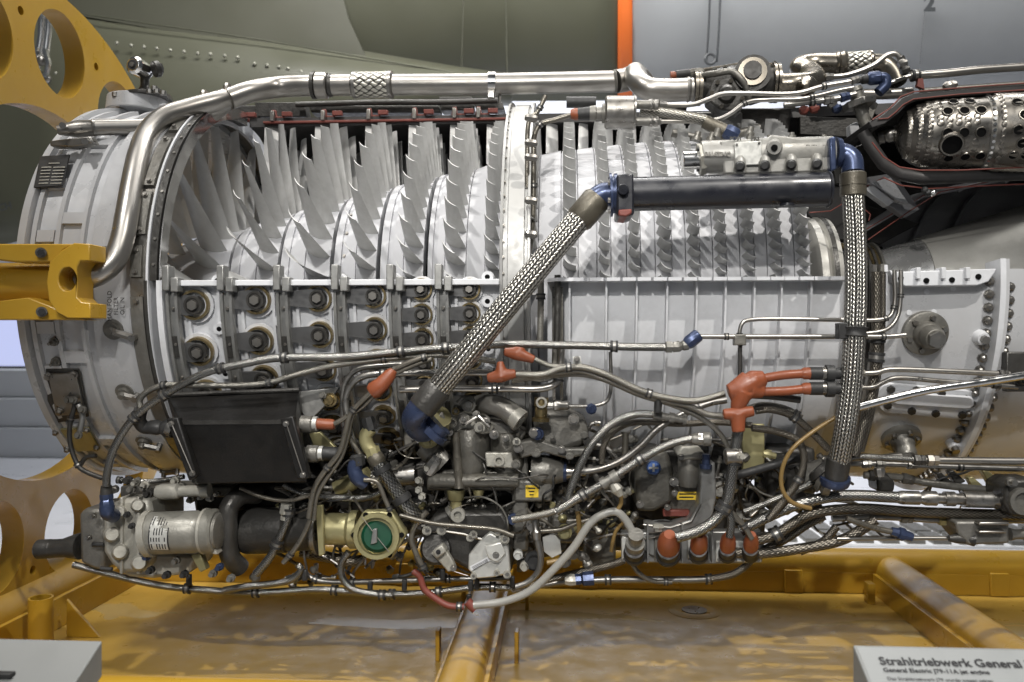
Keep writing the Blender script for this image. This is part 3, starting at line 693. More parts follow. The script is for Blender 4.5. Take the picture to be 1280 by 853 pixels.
for ci, (rx, bxp, y0, dy, rp) in enumerate(cols):
    r = .456; x = xat(bxp, -r); xr = xat(rx, -.49)
    y = y0; rr = rp * S(-r) * .92
    # actuating ring: a channel that follows the case
    rg = MB().lathe([(xr - .013, .474), (xr - .013, .490), (xr - .007, .490), (xr - .007, .482), (xr + .006, .482), (xr + .006, .490), (xr + .012, .490), (xr + .012, .474)], -178, -3, 70).build('actuating_ring', 'bracket_steel', lc)
    # stiffening webs of the case beside the ring
    for dx, h in ((.022, .466), (-.030, .466)):
        MB().lathe([(xr + dx, .45), (xr + dx, h), (xr + dx + .006, h), (xr + dx + .006, .45)], -178, -1, 70).build('case_web', 'white_paint', lc)
    # ring end block standing over the flange
    MB().box((xr - .007, -.488, .004), (.015, .03, .052)).build('ring_block', 'bracket_steel', rg, .002); MB().box((xr + .013, -.490, -.010), (.016, .03, .03)).build('ring_block', 'bracket_steel', rg, .002)
    for k in range(3): on_case(bolt_m, 'bolt', rg, xr, -7 - k * 9, .484, s=.55)
    # slot covers on the ring
    for k in range(5):
        a = -14 - k * 18; MB().lathe([(xr - .008, .482), (xr - .008, .4865), (xr + .007, .4865), (xr + .007, .482)], a - 5.5, a, 6).build('ring_slot', 'cast_dark', rg)
    n = int(9 if dy > 40 else 13)
    Bm = MB(); Bm.v = [Vector((v.x * rr, v.y, v.z * rr)) for v in bush.v]; Bm.f = bush.f[:]
    bmesh_ = Bm.mesh('bushing', 'brass')
    seat = MB().cyl((0, 0, 0), (0, -.008, 0), rr * 1.22, seg=20).mesh('vane_seat', 'white_paint')
    hub = MB().stack((0, 0, 0), (0, -.0265, 0), [(0, rr * .66), (.9, rr * .62), (.9, rr * .48), (.82, rr * .44), (.82, rr * .38), (1, rr * .36)], 18).mesh('vane_stem', 'cast_dark')
    pin = MB().cyl((0, -.025, 0), (0, -.0295, 0), rr * .34, seg=6).mesh('stem_nut', 'steel')
    L = abs(x - xr)
    lev = MB().add([(-L, -.012, rr * .52), (-L, -.012, -rr * .52), (-rr * .5, -.016, -rr * .7), (rr * .3, -.016, -rr * .6), (rr * .62, -.016, 0), (rr * .3, -.016, rr * .6), (-rr * .5, -.016, rr * .7),
                    (-L, -.017, rr * .52), (-L, -.017, -rr * .52), (-rr * .5, -.020, -rr * .7), (rr * .3, -.020, -rr * .6), (rr * .62, -.020, 0), (rr * .3, -.020, rr * .6), (-rr * .5, -.020, rr * .7)],
                   [list(range(7)), list(range(7, 14))[::-1]] + [(i, (i + 1) % 7, 7 + (i + 1) % 7, 7 + i) for i in range(7)]).mesh('lever', 'lever_steel')
    boss = MB().stack((0, 0, 0), (0, -.02, 0), [(0, .014), (1, .012), (1, .0055), (.7, .0055)], 14).mesh('case_boss', 'white_paint')
    hole = MB().cyl((0, -.012, 0), (0, -.0195, 0), .0056, seg=10).mesh('boss_hole', 'slot_shade')
    c0 = W(bxp, y0, -r); a = math.degrees(math.atan2(c0.z, .456)); step = math.degrees(dy * S(-r) / r)
    for k in range(n):
        at = lambda me, nm, rad=.456, dxx=0, da=0, par=lc: on_case(me, nm, par, x + dxx, a + da, rad)
        v = at(bmesh_, 'bushing'); at(seat, 'vane_seat'); at(hub, 'vane_stem'); at(pin, 'stem_nut')
        at(lev, 'lever', .4572 + (.0005 if k % 2 else 0))
        at(boss, 'case_boss', .456, rr * 1.5 + .004, step * .5); at(hole, 'boss_hole', .456, rr * 1.5 + .004, step * .5)
        a -= step
# ---- rear compressor case with ribs
XR0, XR1 = fx(684), fx(1058)
rc = MB().lathe([(XR0, .43), (XR0, .462), (XR1, .466), (XR1, .43)], -182, 0, 90).build('rear_lower_case', 'white_paint', eng)
ribs = [712, 758, 796, 834, 871, 907, 943, 977, 1014]
for px in ribs:
    x = fx(px); MB().lathe([(x - .002, .455), (x - .002, .489), (x + .002, .489), (x + .002, .455)], -180, -.6, 70).build('case_rib', 'white_paint', rc)
def holed_slab(x0, x1, ya, yb, z0, z1, holes, rr, par, m):
    """flange slab (x0..x1, ya..yb) with through holes at the x positions given"""
    B = MB(); xs = sorted(holes); edges = [x0]
    for a, c in zip(xs, xs[1:]): edges.append((a + c) / 2)
    edges.append(x1); ym = ya + (yb - ya) * .30
    for i, hx in enumerate(xs):
        a, c = edges[i], edges[i + 1]; n = 12; o1, h1, o2, h2 = [], [], [], []; base = len(B.v)
        for k in range(n):
            t = 2 * math.pi * k / n; dx, dy = math.cos(t), math.sin(t)
            sx = ((c - hx) if dx > 0 else (hx - a)) / max(abs(dx), 1e-6); sy = ((yb - ym) if dy > 0 else (ym - ya)) / max(abs(dy), 1e-6); q = min(sx, sy)
            B.v.append(Vector((hx + dx * q, ym + dy * q, z1))); B.v.append(Vector((hx + dx * rr, ym + dy * rr, z1))); B.v.append(Vector((hx + dx * q, ym + dy * q, z0))); B.v.append(Vector((hx + dx * rr, ym + dy * rr, z0)))
        for k in range(n):
            p, q = base + 4 * k, base + 4 * ((k + 1) % n)
            B.f += [[p, q, q + 1, p + 1], [p + 2, p + 3, q + 3, q + 2], [p + 1, q + 1, q + 3, p + 3], [p, p + 2, q + 2, q]]
    return B.build('split_flange', m, par, 0, 30)
hx = []
for a, c in zip(ribs, ribs[1:] + [1052]): hx += [fx(a + (c - a) * .2), fx(a + (c - a) * .72)]
holed_slab(XR0, XR1, -.515, -.44, -.007, 0, hx, .0058, rc, 'white_paint')
MB().box(((XR0 + XR1) / 2, .475, -.004), (XR1 - XR0, .07, .008)).build('split_flange', 'white_paint', rc)
for px, y0 in ((676, 350), (697, 344)): hose('drain_pipe', [(px, y0), (px, 380), (px - 1, 432)], -.505, 4.5, 'cast_metal' if px < 690 else 'cast_dark', rc, (.4,) if px < 690 else ())
for px in (690, 700): 
    MB().lathe([(fx(px), .455), (fx(px), .492), (fx(px + 4), .492), (fx(px + 4), .455)], -180, -2, 60).build('case_flange', 'dull_steel' if px == 690 else 'cast_metal', rc)
for px, rr, m in ((1080, .482, 'dull_steel'), (1086, .490, 'cast_dark'), (1092, .484, 'steel'), (1099, .494, 'cast_metal'), (1106, .482, 'white_paint')):
    MB().lathe([(fx(px), .44), (fx(px), rr), (fx(px + 4.5), rr), (fx(px + 4.5), .44)], -180, 3, 70).build('joint_flange', m, rc)
# ---- rear frame, lower half
xf0, xf1 = fx(1056), fx(1248)
rf = MB().lathe([(xf0, .43), (xf0, .464), (fx(1112), .466), (xf1, .472), (xf1, .43)], -182, 0, 90).build('rear_frame', 'frame_paint', eng)
MB().lathe([(fx(1246), .44), (fx(1246), .500), (fx(1253), .500), (fx(1253), .44)], -182, 4, 80).build('frame_flange', 'white_paint', rf)
MB().lathe([(fx(1254), .44), (fx(1254), .495), (fx(1259), .495), (fx(1259), .44)], -182, 4, 80).build('frame_flange', 'frame_paint', rf)
MB().lathe([(fx(1259), .43), (fx(1259), .474), (fx(1800), .46), (fx(1800), .43)], -182, 2, 80).build('combustion_case', 'frame_paint', rf)
for k in range(30):
    a = -1 - k * 3.15
    for px in (1240, 1266): on_case(nut_m, 'bolt', rf, fx(px), a - (1.4 if px > 1250 else 0), .472, s=.8)
cr = [(1112, 338), (1120, 340), (1246, 336), (1243, 342), (1236, 352), (1222, 357), (1132, 358), (1118, 352)]
sp = MB().plate(cr, -.50, .05).build('mounting_lip', 'white_paint', rf, .002)
for x, y in ((1126, 348), (1158, 351), (1190, 350), (1223, 346)): MB().cyl(W(x, y, -.503), W(x, y, -.495), 3.4 * S(-.5), seg=16).build('lip_hole', 'slot_shade', sp)
for px in (1142, 1173, 1203): MB().box((fx(px), -.495, .006), (.008, .03, .022)).build('lip_tab', 'white_paint', sp, .001)
# spot welds / small pads
for x, y in ((1136, 391), (1167, 390), (1191, 361), (1207, 375), (1158, 365)):
    c = WC(x, y, .468); on_case(MB().cyl((0, 0, 0), (0, -.002, 0), .0055, seg=12).mesh('spot_pad', 'white_paint'), 'spot_pad', rf, c.x, math.degrees(math.atan2(c.z, -c.y)), .468)
def port(px, py, r, rp, par, cap=True):
    c = WC(px, py, r); u = Vector((0, c.y, c.z)).normalized(); q = rp * S(c.y)
    o = MB().stack(c - u * .01, c + u * .012, [(0, q), (.9, q), (1, q * .93)], 32).build('port_flange', 'cast_metal', par)
    for k in range(6):
        a = math.pi * k / 3 + .3; w = u.cross(Vector((1, 0, 0)))
        d = c + Vector((1, 0, 0)) * math.cos(a) * q * .78 + w * math.sin(a) * q * .78
        MB().cyl(d + u * .01, d + u * .02, q * .12, seg=6).build('bolt', 'dull_steel', o)
    MB().stack(c, c + u * .055, [(0, q * .62), (.4, q * .6), (.5, q * .5), (.85, q * .5), (1, q * .4)], 24).build('port_body', 'cast_metal', o, .001)
    MB().cyl(c + u * .05, c + u * .066, q * .38, seg=6).build('port_nut', 'dull_steel', o)
    return c, u, o
port(1155, 416, .468, 27, rf)
c, u, o = port(1126, 546, .468, 23, rf)
MB().cyl(c + u * .05, c + u * .06 + Vector((-.06, 0, 0)), .009, seg=8).build('port_pipe', 'steel', o)
for q, rp in (((1224, 421), 10), ((1190, 551), 9)):
    c = WC(*q, .468); u = Vector((0, c.y, c.z)).normalized(); rr = rp * S(c.y)
    o = MB().stack(c, c + u * .02, [(0, rr), (.6, rr * .9), (1, rr * .7)], 20).build('plug_boss', 'white_paint', rf); MB().cyl(c + u * .015, c + u * .03, rr * .5, seg=8).build('plug', 'dull_steel', o)
# slotted oval cover with eight bolts
def oval(cx, cy, hw, hh, tilt, n=28):
    out = []
    for i in range(n):
        a = 2 * math.pi * i / n; x = (hw - hh) * (1 if math.cos(a) > 0 else -1) + hh * math.cos(a); y = hh * math.sin(a)
        out.append((cx + x * math.cos(tilt) - y * math.sin(tilt), cy + x * math.sin(tilt) + y * math.cos(tilt)))
    return out
ov = patch(oval(1160, 500, 66, 18, .09), .470, .008, 'oval_cover', 'white_paint', rf, .0015)
patch(oval(1164, 498, 52, 7, .06), .478, .010, 'cover_ridge', 'white_paint', ov, .004)
bolts_px([(1113, 486), (1176, 491), (1207, 498), (1109, 506), (1139, 513), (1169, 516), (1202, 518), (1145, 487)], .478, ov, .9, MB().cyl((0, 0, 0), (0, -.008, 0), .0092, seg=6).mesh('bolt', 'cast_dark'))
# ================================================================== COMBUSTOR AND SHAFT, RIGHT
def rt(y, px=1100): return 2.2 * math.sin(math.atan((426.5 - y) / F) - math.atan(.127 / 2.2))     # radius whose upper outline shows at row y
sx = lambda px: W(px, 300, -.1).x
hb = MB().lathe([(sx(1008), .02), (sx(1012), .170), (sx(1016), .184), (sx(1024), .186), (sx(1028), .180), (sx(1030), .189), (sx(1042), .186), (sx(1044), .17), (sx(1046), .128), (sx(1078), .122), (sx(1078), .02)], 0, 360, 96).build('shaft_coupling', 'cone_matte', eng, 0, 30)
MB().lathe([(sx(1030.5), .17), (sx(1030.5), .191), (sx(1036), .191), (sx(1036), .17)], 0, 360, 72).build('coupling_ring', 'cast_dark', hb)
MB().lathe([(sx(1048), .11), (sx(1048), .131), (sx(1060), .129), (sx(1060), .11)], 0, 360, 72).build('coupling_ring', 'polished', hb)
for k in range(12): 
    a = R_(k * 30 + 8); MB().cyl((sx(1043), -.165 * math.cos(a), .165 * math.sin(a)), (sx(1049), -.165 * math.cos(a), .165 * math.sin(a)), .008, seg=6).build('bolt', 'brass', hb)
for k, (px, r, m) in enumerate(((1083, .120, 'brass'), (1087, .122, 'dull_steel'), (1091, .121, 'brass'), (1095, .123, 'dull_steel'), (1099, .120, 'brass'), (1104, .124, 'cast_metal'))):
    MB().lathe([(sx(px - 1.6), .08), (sx(px - 1.6), r), (sx(px + 1.6), r), (sx(px + 1.6), .08)], 0, 360, 72).build('seal_ring', m, hb)
sh = MB().lathe([(sx(1076), .02), (sx(1078), .095), (sx(1106), .098), (sx(1163), .131), (sx(1163), .02)], 0, 360, 96).build('shaft_cone', 'shaft_metal', eng)
MB().lathe([(sx(1163.4), .02), (sx(1163.4), .133), (sx(1300), .212), (sx(1500), .30), (sx(1500), .02)], 0, 360, 96).build('cone_shell', 'cone_matte', sh)
# inner liner shell: far half with a red cut edge
x0, x1 = fx(1062), fx(1500)
ish = MB().lathe([(sx(1090), .16), (sx(1160), .245), (sx(1300), .30), (sx(1500), .33), (sx(1500), .322), (sx(1300), .292), (sx(1160), .237), (sx(1090), .152)], 72, 182, 60).build('inner_shell', 'grey_shell', eng)
def pt(x, r, a): return Vector((x, -r * math.cos(R_(a)), r * math.sin(R_(a))))
MB().tube([pt(sx(1090), .158, 72), pt(sx(1160), .243, 72), pt(sx(1300), .298, 72), pt(sx(1500), .328, 72)], .0015, 6).build('cut_edge', 'red_paint', ish)
for px, r in ((1205, .268), (1262, .288)):
    MB().lathe([(sx(px), r - .02), (sx(px) + .012, r - .012), (sx(px) + .012, r - .002), (sx(px), r - .01)], 73, 182, 50).build('shell_rib', 'grey_shell', ish)
for k in range(14): 
    q = pt(sx(1158) , .232, 74 + k * 6); MB().ball(q, .006, 8, 5).build('rivet', 'cast_dark', ish)
# far outer casing of the combustor
cc = MB().lathe([(fx(1014), .452), (fx(1500), .47), (fx(1500), .50), (fx(1014), .478)], 93, 182, 60).build('combustor_case', 'dark_case', eng)
# compressor rear frame: webs and struts behind the hose
for pp, m, Y in (([(1082, 222), (1118, 216), (1150, 262), (1132, 272), (1094, 246)], 'grey_shell', -.12), ([(1088, 228), (1114, 222), (1136, 254), (1120, 250)], 'frame_paint', -.16), ([(1080, 236), (1092, 232), (1118, 252), (1110, 258)], 'frame_paint', -.17),
                 ([(1040, 196), (1098, 172), (1120, 205), (1085, 226), (1045, 230)], 'cast_dark', -.02), ([(1000, 145), (1078, 148), (1066, 172), (1000, 168)], 'cast_dark', .02), ([(1062, 156), (1072, 152), (1078, 172), (1064, 178)], 'frame_paint', -.05),
                 ([(1000, 232), (1060, 212), (1062, 300), (1040, 300), (1010, 268)], 'dark_case', .0), ([(1080, 255), (1150, 280), (1100, 306), (1080, 300)], 'cast_dark', .03)):
    MB().plate(pp, Y, .03).build('frame_web', m, cc, .002)
for pts, Y in (([(1012, 266), (1038, 264), (1058, 252)], -.1), ([(1078, 236), (1105, 222)], -.14), ([(1085, 300), (1140, 262), (1176, 240)], -.12), ([(1081, 262), (1088, 268), (1086, 276)], -.2)):
    MB().tube(px3(pts, Y), .0015, 6).build('cut_edge', 'red_paint', cc)
# cut casing round the can: dark walls, red edges
wallpts = [(1086, 152), (1100, 146), (1118, 132), (1128, 122), (1142, 117), (1200, 112), (1420, 96)]
inn = [(1420, 104), (1200, 120), (1146, 125), (1134, 131), (1124, 141), (1106, 155), (1090, 160)]
ow = MB().plate(wallpts + inn, -.31, .24).build('outer_wall', 'dark_case', cc, .002)
MB().tube(px3([(1098, 149), (1110, 148), (1120, 140), (1129, 131), (1142, 124), (1200, 118), (1420, 103)], -.313), .0015, 6).build('cut_edge', 'red_paint', ow)
MB().tube(px3([(1090, 150), (1112, 136), (1126, 121), (1142, 115), (1200, 110), (1420, 94)], -.313), .0015, 6).build('cut_edge', 'red_paint', ow)
hose('liner_support', [(1150, 114), (1280, 105), (1420, 95)], -.14, 4, 'cast_metal', cc)
iw = MB().tube(px3([(1078, 165), (1090, 185), (1104, 205), (1124, 218), (1150, 223), (1200, 221), (1420, 212)], -.28), 8 * S(-.28), 14).build('inner_wall', 'dark_case', cc)
MB().tube(px3([(1090, 178), (1104, 196), (1124, 209), (1150, 213), (1200, 213), (1420, 203)], -.33), .0015, 6).build('cut_edge', 'red_paint', iw)
MB().tube(px3([(1104, 222), (1126, 232), (1160, 236), (1220, 233), (1420, 224)], -.30), .0015, 6).build('cut_edge', 'red_paint', iw)
MB().plate([(1080, 170), (1098, 150), (1420, 100), (1420, 226), (1180, 228), (1120, 222), (1094, 200)], -.02, .02).build('can_shade_sheet', 'slot_shade', cc)  # black sheet added to paint the unlit space behind the can
for x, y in ((1160, 241), (1156, 238), (1166, 241)): MB().ball(W(x, y, -.31), .008, 8, 6).build('lock_nut', 'polished' if x > 1160 else 'rubber', iw)
# the combustion can: dome, two dimpled barrels, real rims round the holes
A0 = W(1119, 169, -.26); A1 = W(1420, 164, -.34); AX = (A1 - A0).normalized(); S_ = S(-.28)
ca_r = 42.5 * S_; L0 = (W(1228, 160, -.285) - A0).length
prof = [(0, .004)] + [(L0 * .42 * (1 - math.cos(R_(t))), ca_r * math.sin(R_(t)) * .97) for t in range(10, 91, 10)] + [(L0 * .985, ca_r * 1.0)]
def rev(prof, name, m, par, seg=64):
    L = (A1 - A0).length
    return MB().stack(A0, A1, [(a / L, r) for a, r in prof], seg).build(name, m, par, 0, 34)
can = rev(prof, 'combustion_can', 'liner', eng)
rev([(L0 * .97, .03), (L0 * .97, ca_r * 1.02), (L0 * 1.03, ca_r * 1.03), (L0 * 1.03, .03)], 'can_band', 'cast_metal', can)
rev([(L0 * 1.02, .03), (L0 * 1.03, ca_r * 1.02), (L0 * 1.12, ca_r * 1.10), (L0 * 3.4, ca_r * 1.16), (L0 * 3.4, .03)], 'can_barrel', 'liner', can)
U0 = (Vector((0, -1, 0)) - AX * AX.dot(Vector((0, -1, 0)))).normalized(); V0 = AX.cross(U0); V0 = V0 if V0.z > 0 else -V0
def on_can(l, a, r):
    n = U0 * math.cos(R_(a)) + V0 * math.sin(R_(a)); return A0 + AX * l + n * r, n
def can_r(l):
    if l < L0 * .42: t = math.acos(1 - l / (L0 * .42)); return ca_r * math.sin(t) * .97
    if l < L0: return ca_r * (.97 + .03 * (l / L0 - .42) / .57)
    return ca_r * (1.08 + .06 * (l - L0) / (2 * L0))
for k in range(22):
    c, n = on_can(L0, -85 + k * 8.5, ca_r * 1.025); MB().cyl(c, c + n * .003, .0035, seg=8).build('rivet', 'polished', can)
dm = MB(); 
for i in range(6):
    t = R_(15 * i); 
    for j in range(10):
        p = 2 * math.pi * j / 10; dm.v.append(Vector((math.sin(t) * math.cos(p), -math.cos(t) * .3 + .02, math.sin(t) * math.sin(p))))
for i in range(5):
    for j in range(10): k = (j + 1) % 10; dm.f.append([i * 10 + j, i * 10 + k, (i + 1) * 10 + k, (i + 1) * 10 + j])
dmm = dm.mesh('dimple', 'liner', 60)
def face_n(me, name, par, c, n, s):
    q = Vector((0, -1, 0)).rotation_difference(n); return put(me, name, par, Matrix.LocRotScale(c, q, (s, s, s)))
holes = [(l, a) for l in (.50, .68, .86) for a in (25, -12)] + [(.56, -55), (.74, -52), (.90, -50), (.58, 48), (.76, 48)]
holes2 = [(l, a) for l in (1.24, 1.37, 1.50, 1.63) for a in (34, -10, -46)] + [(l, a) for l in (1.3, 1.43, 1.56) for a in (12, -28)]
for i in range(20):
    for j in range(17):
        l = L0 * (.13 + i * .098); a = -84 + j * 10.4 + (5.2 if i % 2 else 0)
        if abs(l / L0 - 1) < .1 or l / L0 > 1.95: continue
        if any(abs(l / L0 - h[0]) < .085 and abs(a - h[1]) < 9 for h in holes + holes2 + [(.50, -38), (.56, -30), (.48, -30), (.62, -30)]): continue
        c, n = on_can(l, a, can_r(l) - .0015); face_n(dmm, 'dimple', can, c, n, .0092)
hm = MB().cyl((0, .6, 0), (0, -.12, 0), 1, seg=18).mesh('air_hole', 'slot_shade'); hr = MB().stack((0, .6, 0), (0, -.28, 0), [(0, 1.3), (.8, 1.25), (1, 1.12), (1, .98), (.7, .98)], 18).mesh('hole_rim', 'liner')
for l, a in holes + holes2:
    c, n = on_can(L0 * l, a, can_r(L0 * l)); s = .0098 if abs(a) < 40 else .009
    face_n(hr, 'hole_rim', can, c, n, s); face_n(hm, 'air_hole', can, c, n, s)
c, n = on_can(L0 * .56, -30, can_r(L0 * .56)); face_n(hr, 'hole_rim', can, c, n, .021); face_n(hm, 'air_hole', can, c, n, .0205)
# fuel nozzle and its stalk
nz = MB().stack(W(1067, 110, -.22), W(1076, 132, -.22), [(0, 9 * S_), (.25, 10 * S_), (.25, 8 * S_), (1, 9 * S_)], 16).build('fuel_nozzle', 'cast_metal', eng, .001)
MB().stack(W(1073, 126, -.22), W(1075, 134, -.22), [(0, 21 * S_), (1, 20 * S_)], 6).build('nozzle_flange', 'dull_steel', nz, .002)
MB().tube(px3([(1075, 132), (1080, 150), (1088, 172), (1096, 184)], -.21), 10 * S_, 14, True, [9 * S_, 7.5 * S_, 7 * S_, 9 * S_]).build('nozzle_stalk', 'cast_metal', nz)
MB().stack(W(1098, 172, -.23), W(1121, 166, -.245), [(0, 8 * S_), (.3, 9 * S_), (.3, 7 * S_), (.5, 9.5 * S_), (.75, 9.5 * S_), (1, 7 * S_)], 12).build('nozzle_tip', 'steel', nz)
MB().plate([(1098, 130), (1090, 150), (1082, 138), (1090, 122)], -.2, .02).build('nozzle_gusset', 'cast_metal', nz, .002)

# ================================================================== PIPES ALONG THE TOP
YT = -.12
def coll(par, p, q, Y, prof, m, seg=24, name='collar', a0=0):
    """turned piece between two pixels; prof = [(t, radius in px)]"""
    a = W(p[0], p[1], p[2] if len(p) > 2 else Y); b = W(q[0], q[1], q[2] if len(q) > 2 else Y); s = S((a.y + b.y) / 2)
    return MB().stack(a, b, [(t, r * s) for t, r in prof], seg, a0).build(name, m, par)
def C3(L, R): return [WC(x, y, R) if len(L[0]) == 2 else None for x, y in L]
air = MB().tube(spline([W(286, 124, -.20), W(312, 115, -.17), W(348, 109, YT), W(392, 107, YT), W(500, 106, YT), W(620, 105, YT), W(768, 102, YT)], 8), 13.2 * S(YT), 28).build('air_pipe', 'steel', eng)
dn = [WC(150 + 0, 0, 1)] if False else []
yj = [W(290, 121, -.19), W(270, 127, -.22), W(236, 136, -.26), W(206, 146, -.30), W(186, 164, -.34), W(174, 192, -.39), W(165, 232, -.44), W(158, 272, -.48), W(152, 302, -.50), W(142, 326, -.515), W(124, 342, -.525), W(98, 351, -.53)]
dp = MB().tube(spline(yj, 8), 13.5 * S(-.35), 24).build('down_pipe', 'steel', eng)
MB().tube(spline([W(284, 130, -.16), W(262, 145, -.20), W(236, 152, -.24), W(206, 157, -.27), W(118, 160, -.34)], 8), 9.8 * S(-.25), 20).build('branch_pipe', 'steel', dp)
coll(dp, (120, 160, -.34), (72, 163, -.37), 0, [(0, 10.5), (.06, 11.2), (.1, 10.2), (.5, 11), (1, 6)], 'dull_steel', name='pipe_shoe')
MB().plate([(62, 176), (112, 170), (116, 178), (92, 184), (62, 183)], -.40, .03).build('pipe_foot', 'dull_steel', dp, .003)
for q in ((106, 177), (78, 157)): MB().cyl(W(*q, -.42), W(*q, -.39), 4.2 * S(-.4), seg=10).build('bolt', 'steel', dp)
coll(dp, (257, 128, -.21), (262, 126.5, -.21), 0, [(0, 14.2), (.5, 15.4), (1, 14.2)], 'steel', name='weld_bead'); coll(dp, (285, 119, -.19), (290, 118, -.19), 0, [(0, 14.2), (.5, 15.6), (1, 14.2)], 'steel', name='weld_bead')
MB().tube(spline([W(292, 120, -.18), W(276, 128, -.19), W(255, 139, -.21)], 6), 13 * S(-.2), 20, True).build('pipe_crotch', 'steel', dp)
coll(dp, (157, 276, -.483), (153, 296, -.498), 0, [(0, 13.2), (.15, 13.9), (.8, 13.9), (1, 13.2)], 'polished', name='pipe_sleeve')
coll(air, (390, 107), (395, 107), YT, [(0, 15), (.1, 17), (.9, 17), (1, 14)], 'cast_dark'); coll(air, (395, 107), (410, 107), YT, [(0, 15), (.1, 16.5), (.9, 16.5), (1, 15)], 'steel'); coll(air, (410, 107), (416, 107), YT, [(0, 13.5), (.4, 14.8), (1, 13.4)], 'cast_dark')
coll(air, (440, 106.5), (446, 106.5), YT, [(0, 14), (.3, 16.5), (1, 16.5)], 'dull_steel'); coll(air, (486, 106), (492, 106), YT, [(0, 17), (.7, 17), (1, 14)], 'dull_steel')
MB().tube([W(446 + k * 8, 106.5 - k * .1, YT) for k in range(6)], 16.2 * S(YT), 28).build('braided_sleeve', 'braid_sleeve', air)
b = coll(air, (611, 105), (620, 105), YT, [(0, 13.5), (0, 15.2), (1, 15.2), (1, 13.5)], 'polished', name='band_clamp'); MB().box(W(614, 119, YT - .02), (.018, .02, .02)).build('clamp_lug', 'dull_steel', b, .002); MB().tube(px3([(622, 112), (625, 118), (624, 130)], YT), .004, 6).build('clamp_stay', 'steel', b)
coll(air, (767, 102), (771, 101.5), YT, [(0, 13.2), (.5, 14.6), (1, 13.2)], 'cast_metal', name='weld_bead')
MB().tube(spline([W(770, 102, YT), W(782, 100, YT + .01), W(796, 96, YT + .02), W(806, 106, YT + .03)], 6), 14.5 * S(YT), 22).build('pipe_elbow', 'steel', air)
MB().tube(spline([W(794, 92, YT - .01), W(798, 102, YT - .05), W(810, 111, YT - .07), W(836, 113, YT - .07), W(866, 112, YT - .07)], 8), 14.3 * S(YT - .07), 24).build('pipe_elbow', 'steel', air)
coll(air, (858, 112), (863, 112), YT - .07, [(0, 14.5), (.5, 15.6), (1, 14.5)], 'dull_steel', name='weld_bead')
# valve
va = coll(eng, (867, 111), (876, 111), YT - .06, [(0, 21), (.45, 21), (.5, 17), (.55, 21), (1, 21)], 'bronze_steel', name='bleed_valve')
coll(va, (876, 110), (966, 104), YT - .05, [(0, 17), (.3, 23), (.7, 25), (1, 18)], 'cast_dark', name='valve_body')
MB().plate([(885, 116), (894, 99), (915, 96), (933, 122), (925, 141), (900, 137), (886, 126)], YT - .13, .06).build('valve_cover', 'cast_dark', va, .004)
coll(va, (908, 117, YT - .15), (909, 117, YT - .12), 0, [(0, 8), (.3, 11), (1, 12)], 'cast_dark', name='cover_hub')
for q in ((890, 116), (897, 103), (914, 101), (928, 123), (921, 136), (902, 133)): MB().cyl(W(*q, YT - .142), W(*q, YT - .12), 2.6 * S(YT), seg=6).build('bolt', 'bronze_steel', va)
for k, (r, t) in enumerate(((22, 3), (17, 5), (11, 7))): coll(va, (938, 100, YT - .06), (941, 94 - t, YT - .11 - t * .003), 0, [(0, r), (1, r)], ('cast_dark', 'bronze_steel', 'cast_dark')[k], name='valve_dome')
MB().tube(spline([W(876, 95, YT - .08), W(895, 92, YT - .12), W(915, 90, YT - .12), W(930, 104, YT - .12), W(936, 122, YT - .1)], 6), 4 * S(YT), 10).build('valve_line', 'cast_metal', va)
coll(va, (964, 104), (972, 104), YT - .05, [(0, 24), (.4, 24), (.5, 20), (.6, 24), (1, 24)], 'bronze_steel', name='valve_flange')
coll(va, (838, 95), (856, 93), YT, [(0, 5), (.3, 5), (.3, 4), (1, 5)], 'orange_rubber', name='plug_cap'); coll(va, (845, 94), (862, 92), YT, [(0, 5.6), (1, 5.6)], 'rubber', name='plug_body'); coll(va, (862, 92), (880, 90), YT, [(0, 4.5), (.2, 6), (.7, 6), (1, 4)], 'cast_metal', 8, 'plug_nut')
random.seed(3)
for k in range(20):
    x = random.uniform(880, 968); y = 96 - (x - 880) * .1 + random.uniform(-10, 4); Y = YT - random.uniform(.02, .1)
    coll(va, (x, y), (x + random.uniform(-6, 8), y + random.uniform(-6, 6)), Y, [(0, 3.5), (.4, 3.5), (.4, 2.4), (1, 2.2)], random.choice(['bronze_steel', 'cast_dark', 'bronze_steel', 'cast_metal']), 6, 'fitting')
MB().tube(spline([W(876, 88, -.06), W(905, 84, -.06), W(930, 80, -.06), W(966, 81, -.06)], 5), 2.6 * S(-.06), 8).build('lock_wire_tube', 'bronze_steel', va)
# S bend and braided section to the right
sb = MB().tube(spline([W(970, 106, -.17), W(1000, 105, -.18), W(1018, 100, -.15), W(1012, 90, -.09), W(1000, 84, -.06), W(1018, 80, -.05), W(1052, 80, -.07)], 8), 13 * S(-.12), 22).build('s_bend_pipe', 'bronze_steel', eng)
coll(sb, (1043, 80), (1056, 80), -.07, [(0, 13), (.2, 15), (.4, 13.5), (.7, 15.5), (1, 14.5)], 'bronze_steel'); MB().tube([W(1055 + 5 * k, 80 - k * .3, -.07) for k in range(7)], 14 * S(-.07), 24).build('braided_sleeve', 'braid_sleeve', sb)
coll(sb, (1084, 78), (1090, 78), -.07, [(0, 14.5), (.5, 14.5), (1, 11)], 'bronze_steel'); MB().tube(spline([W(1088, 78, -.07), W(1106, 81, -.07), W(1117, 92, -.08), W(1122, 104, -.09)], 6), 11 * S(-.07), 18).build('pipe_elbow', 'bronze_steel', sb)
coll(sb, (1008, 108, -.2), (1008, 108.5, -.24), 0, [(0, 13), (.5, 12), (1, 3)], 'bronze_steel', name='pipe_end_cap')
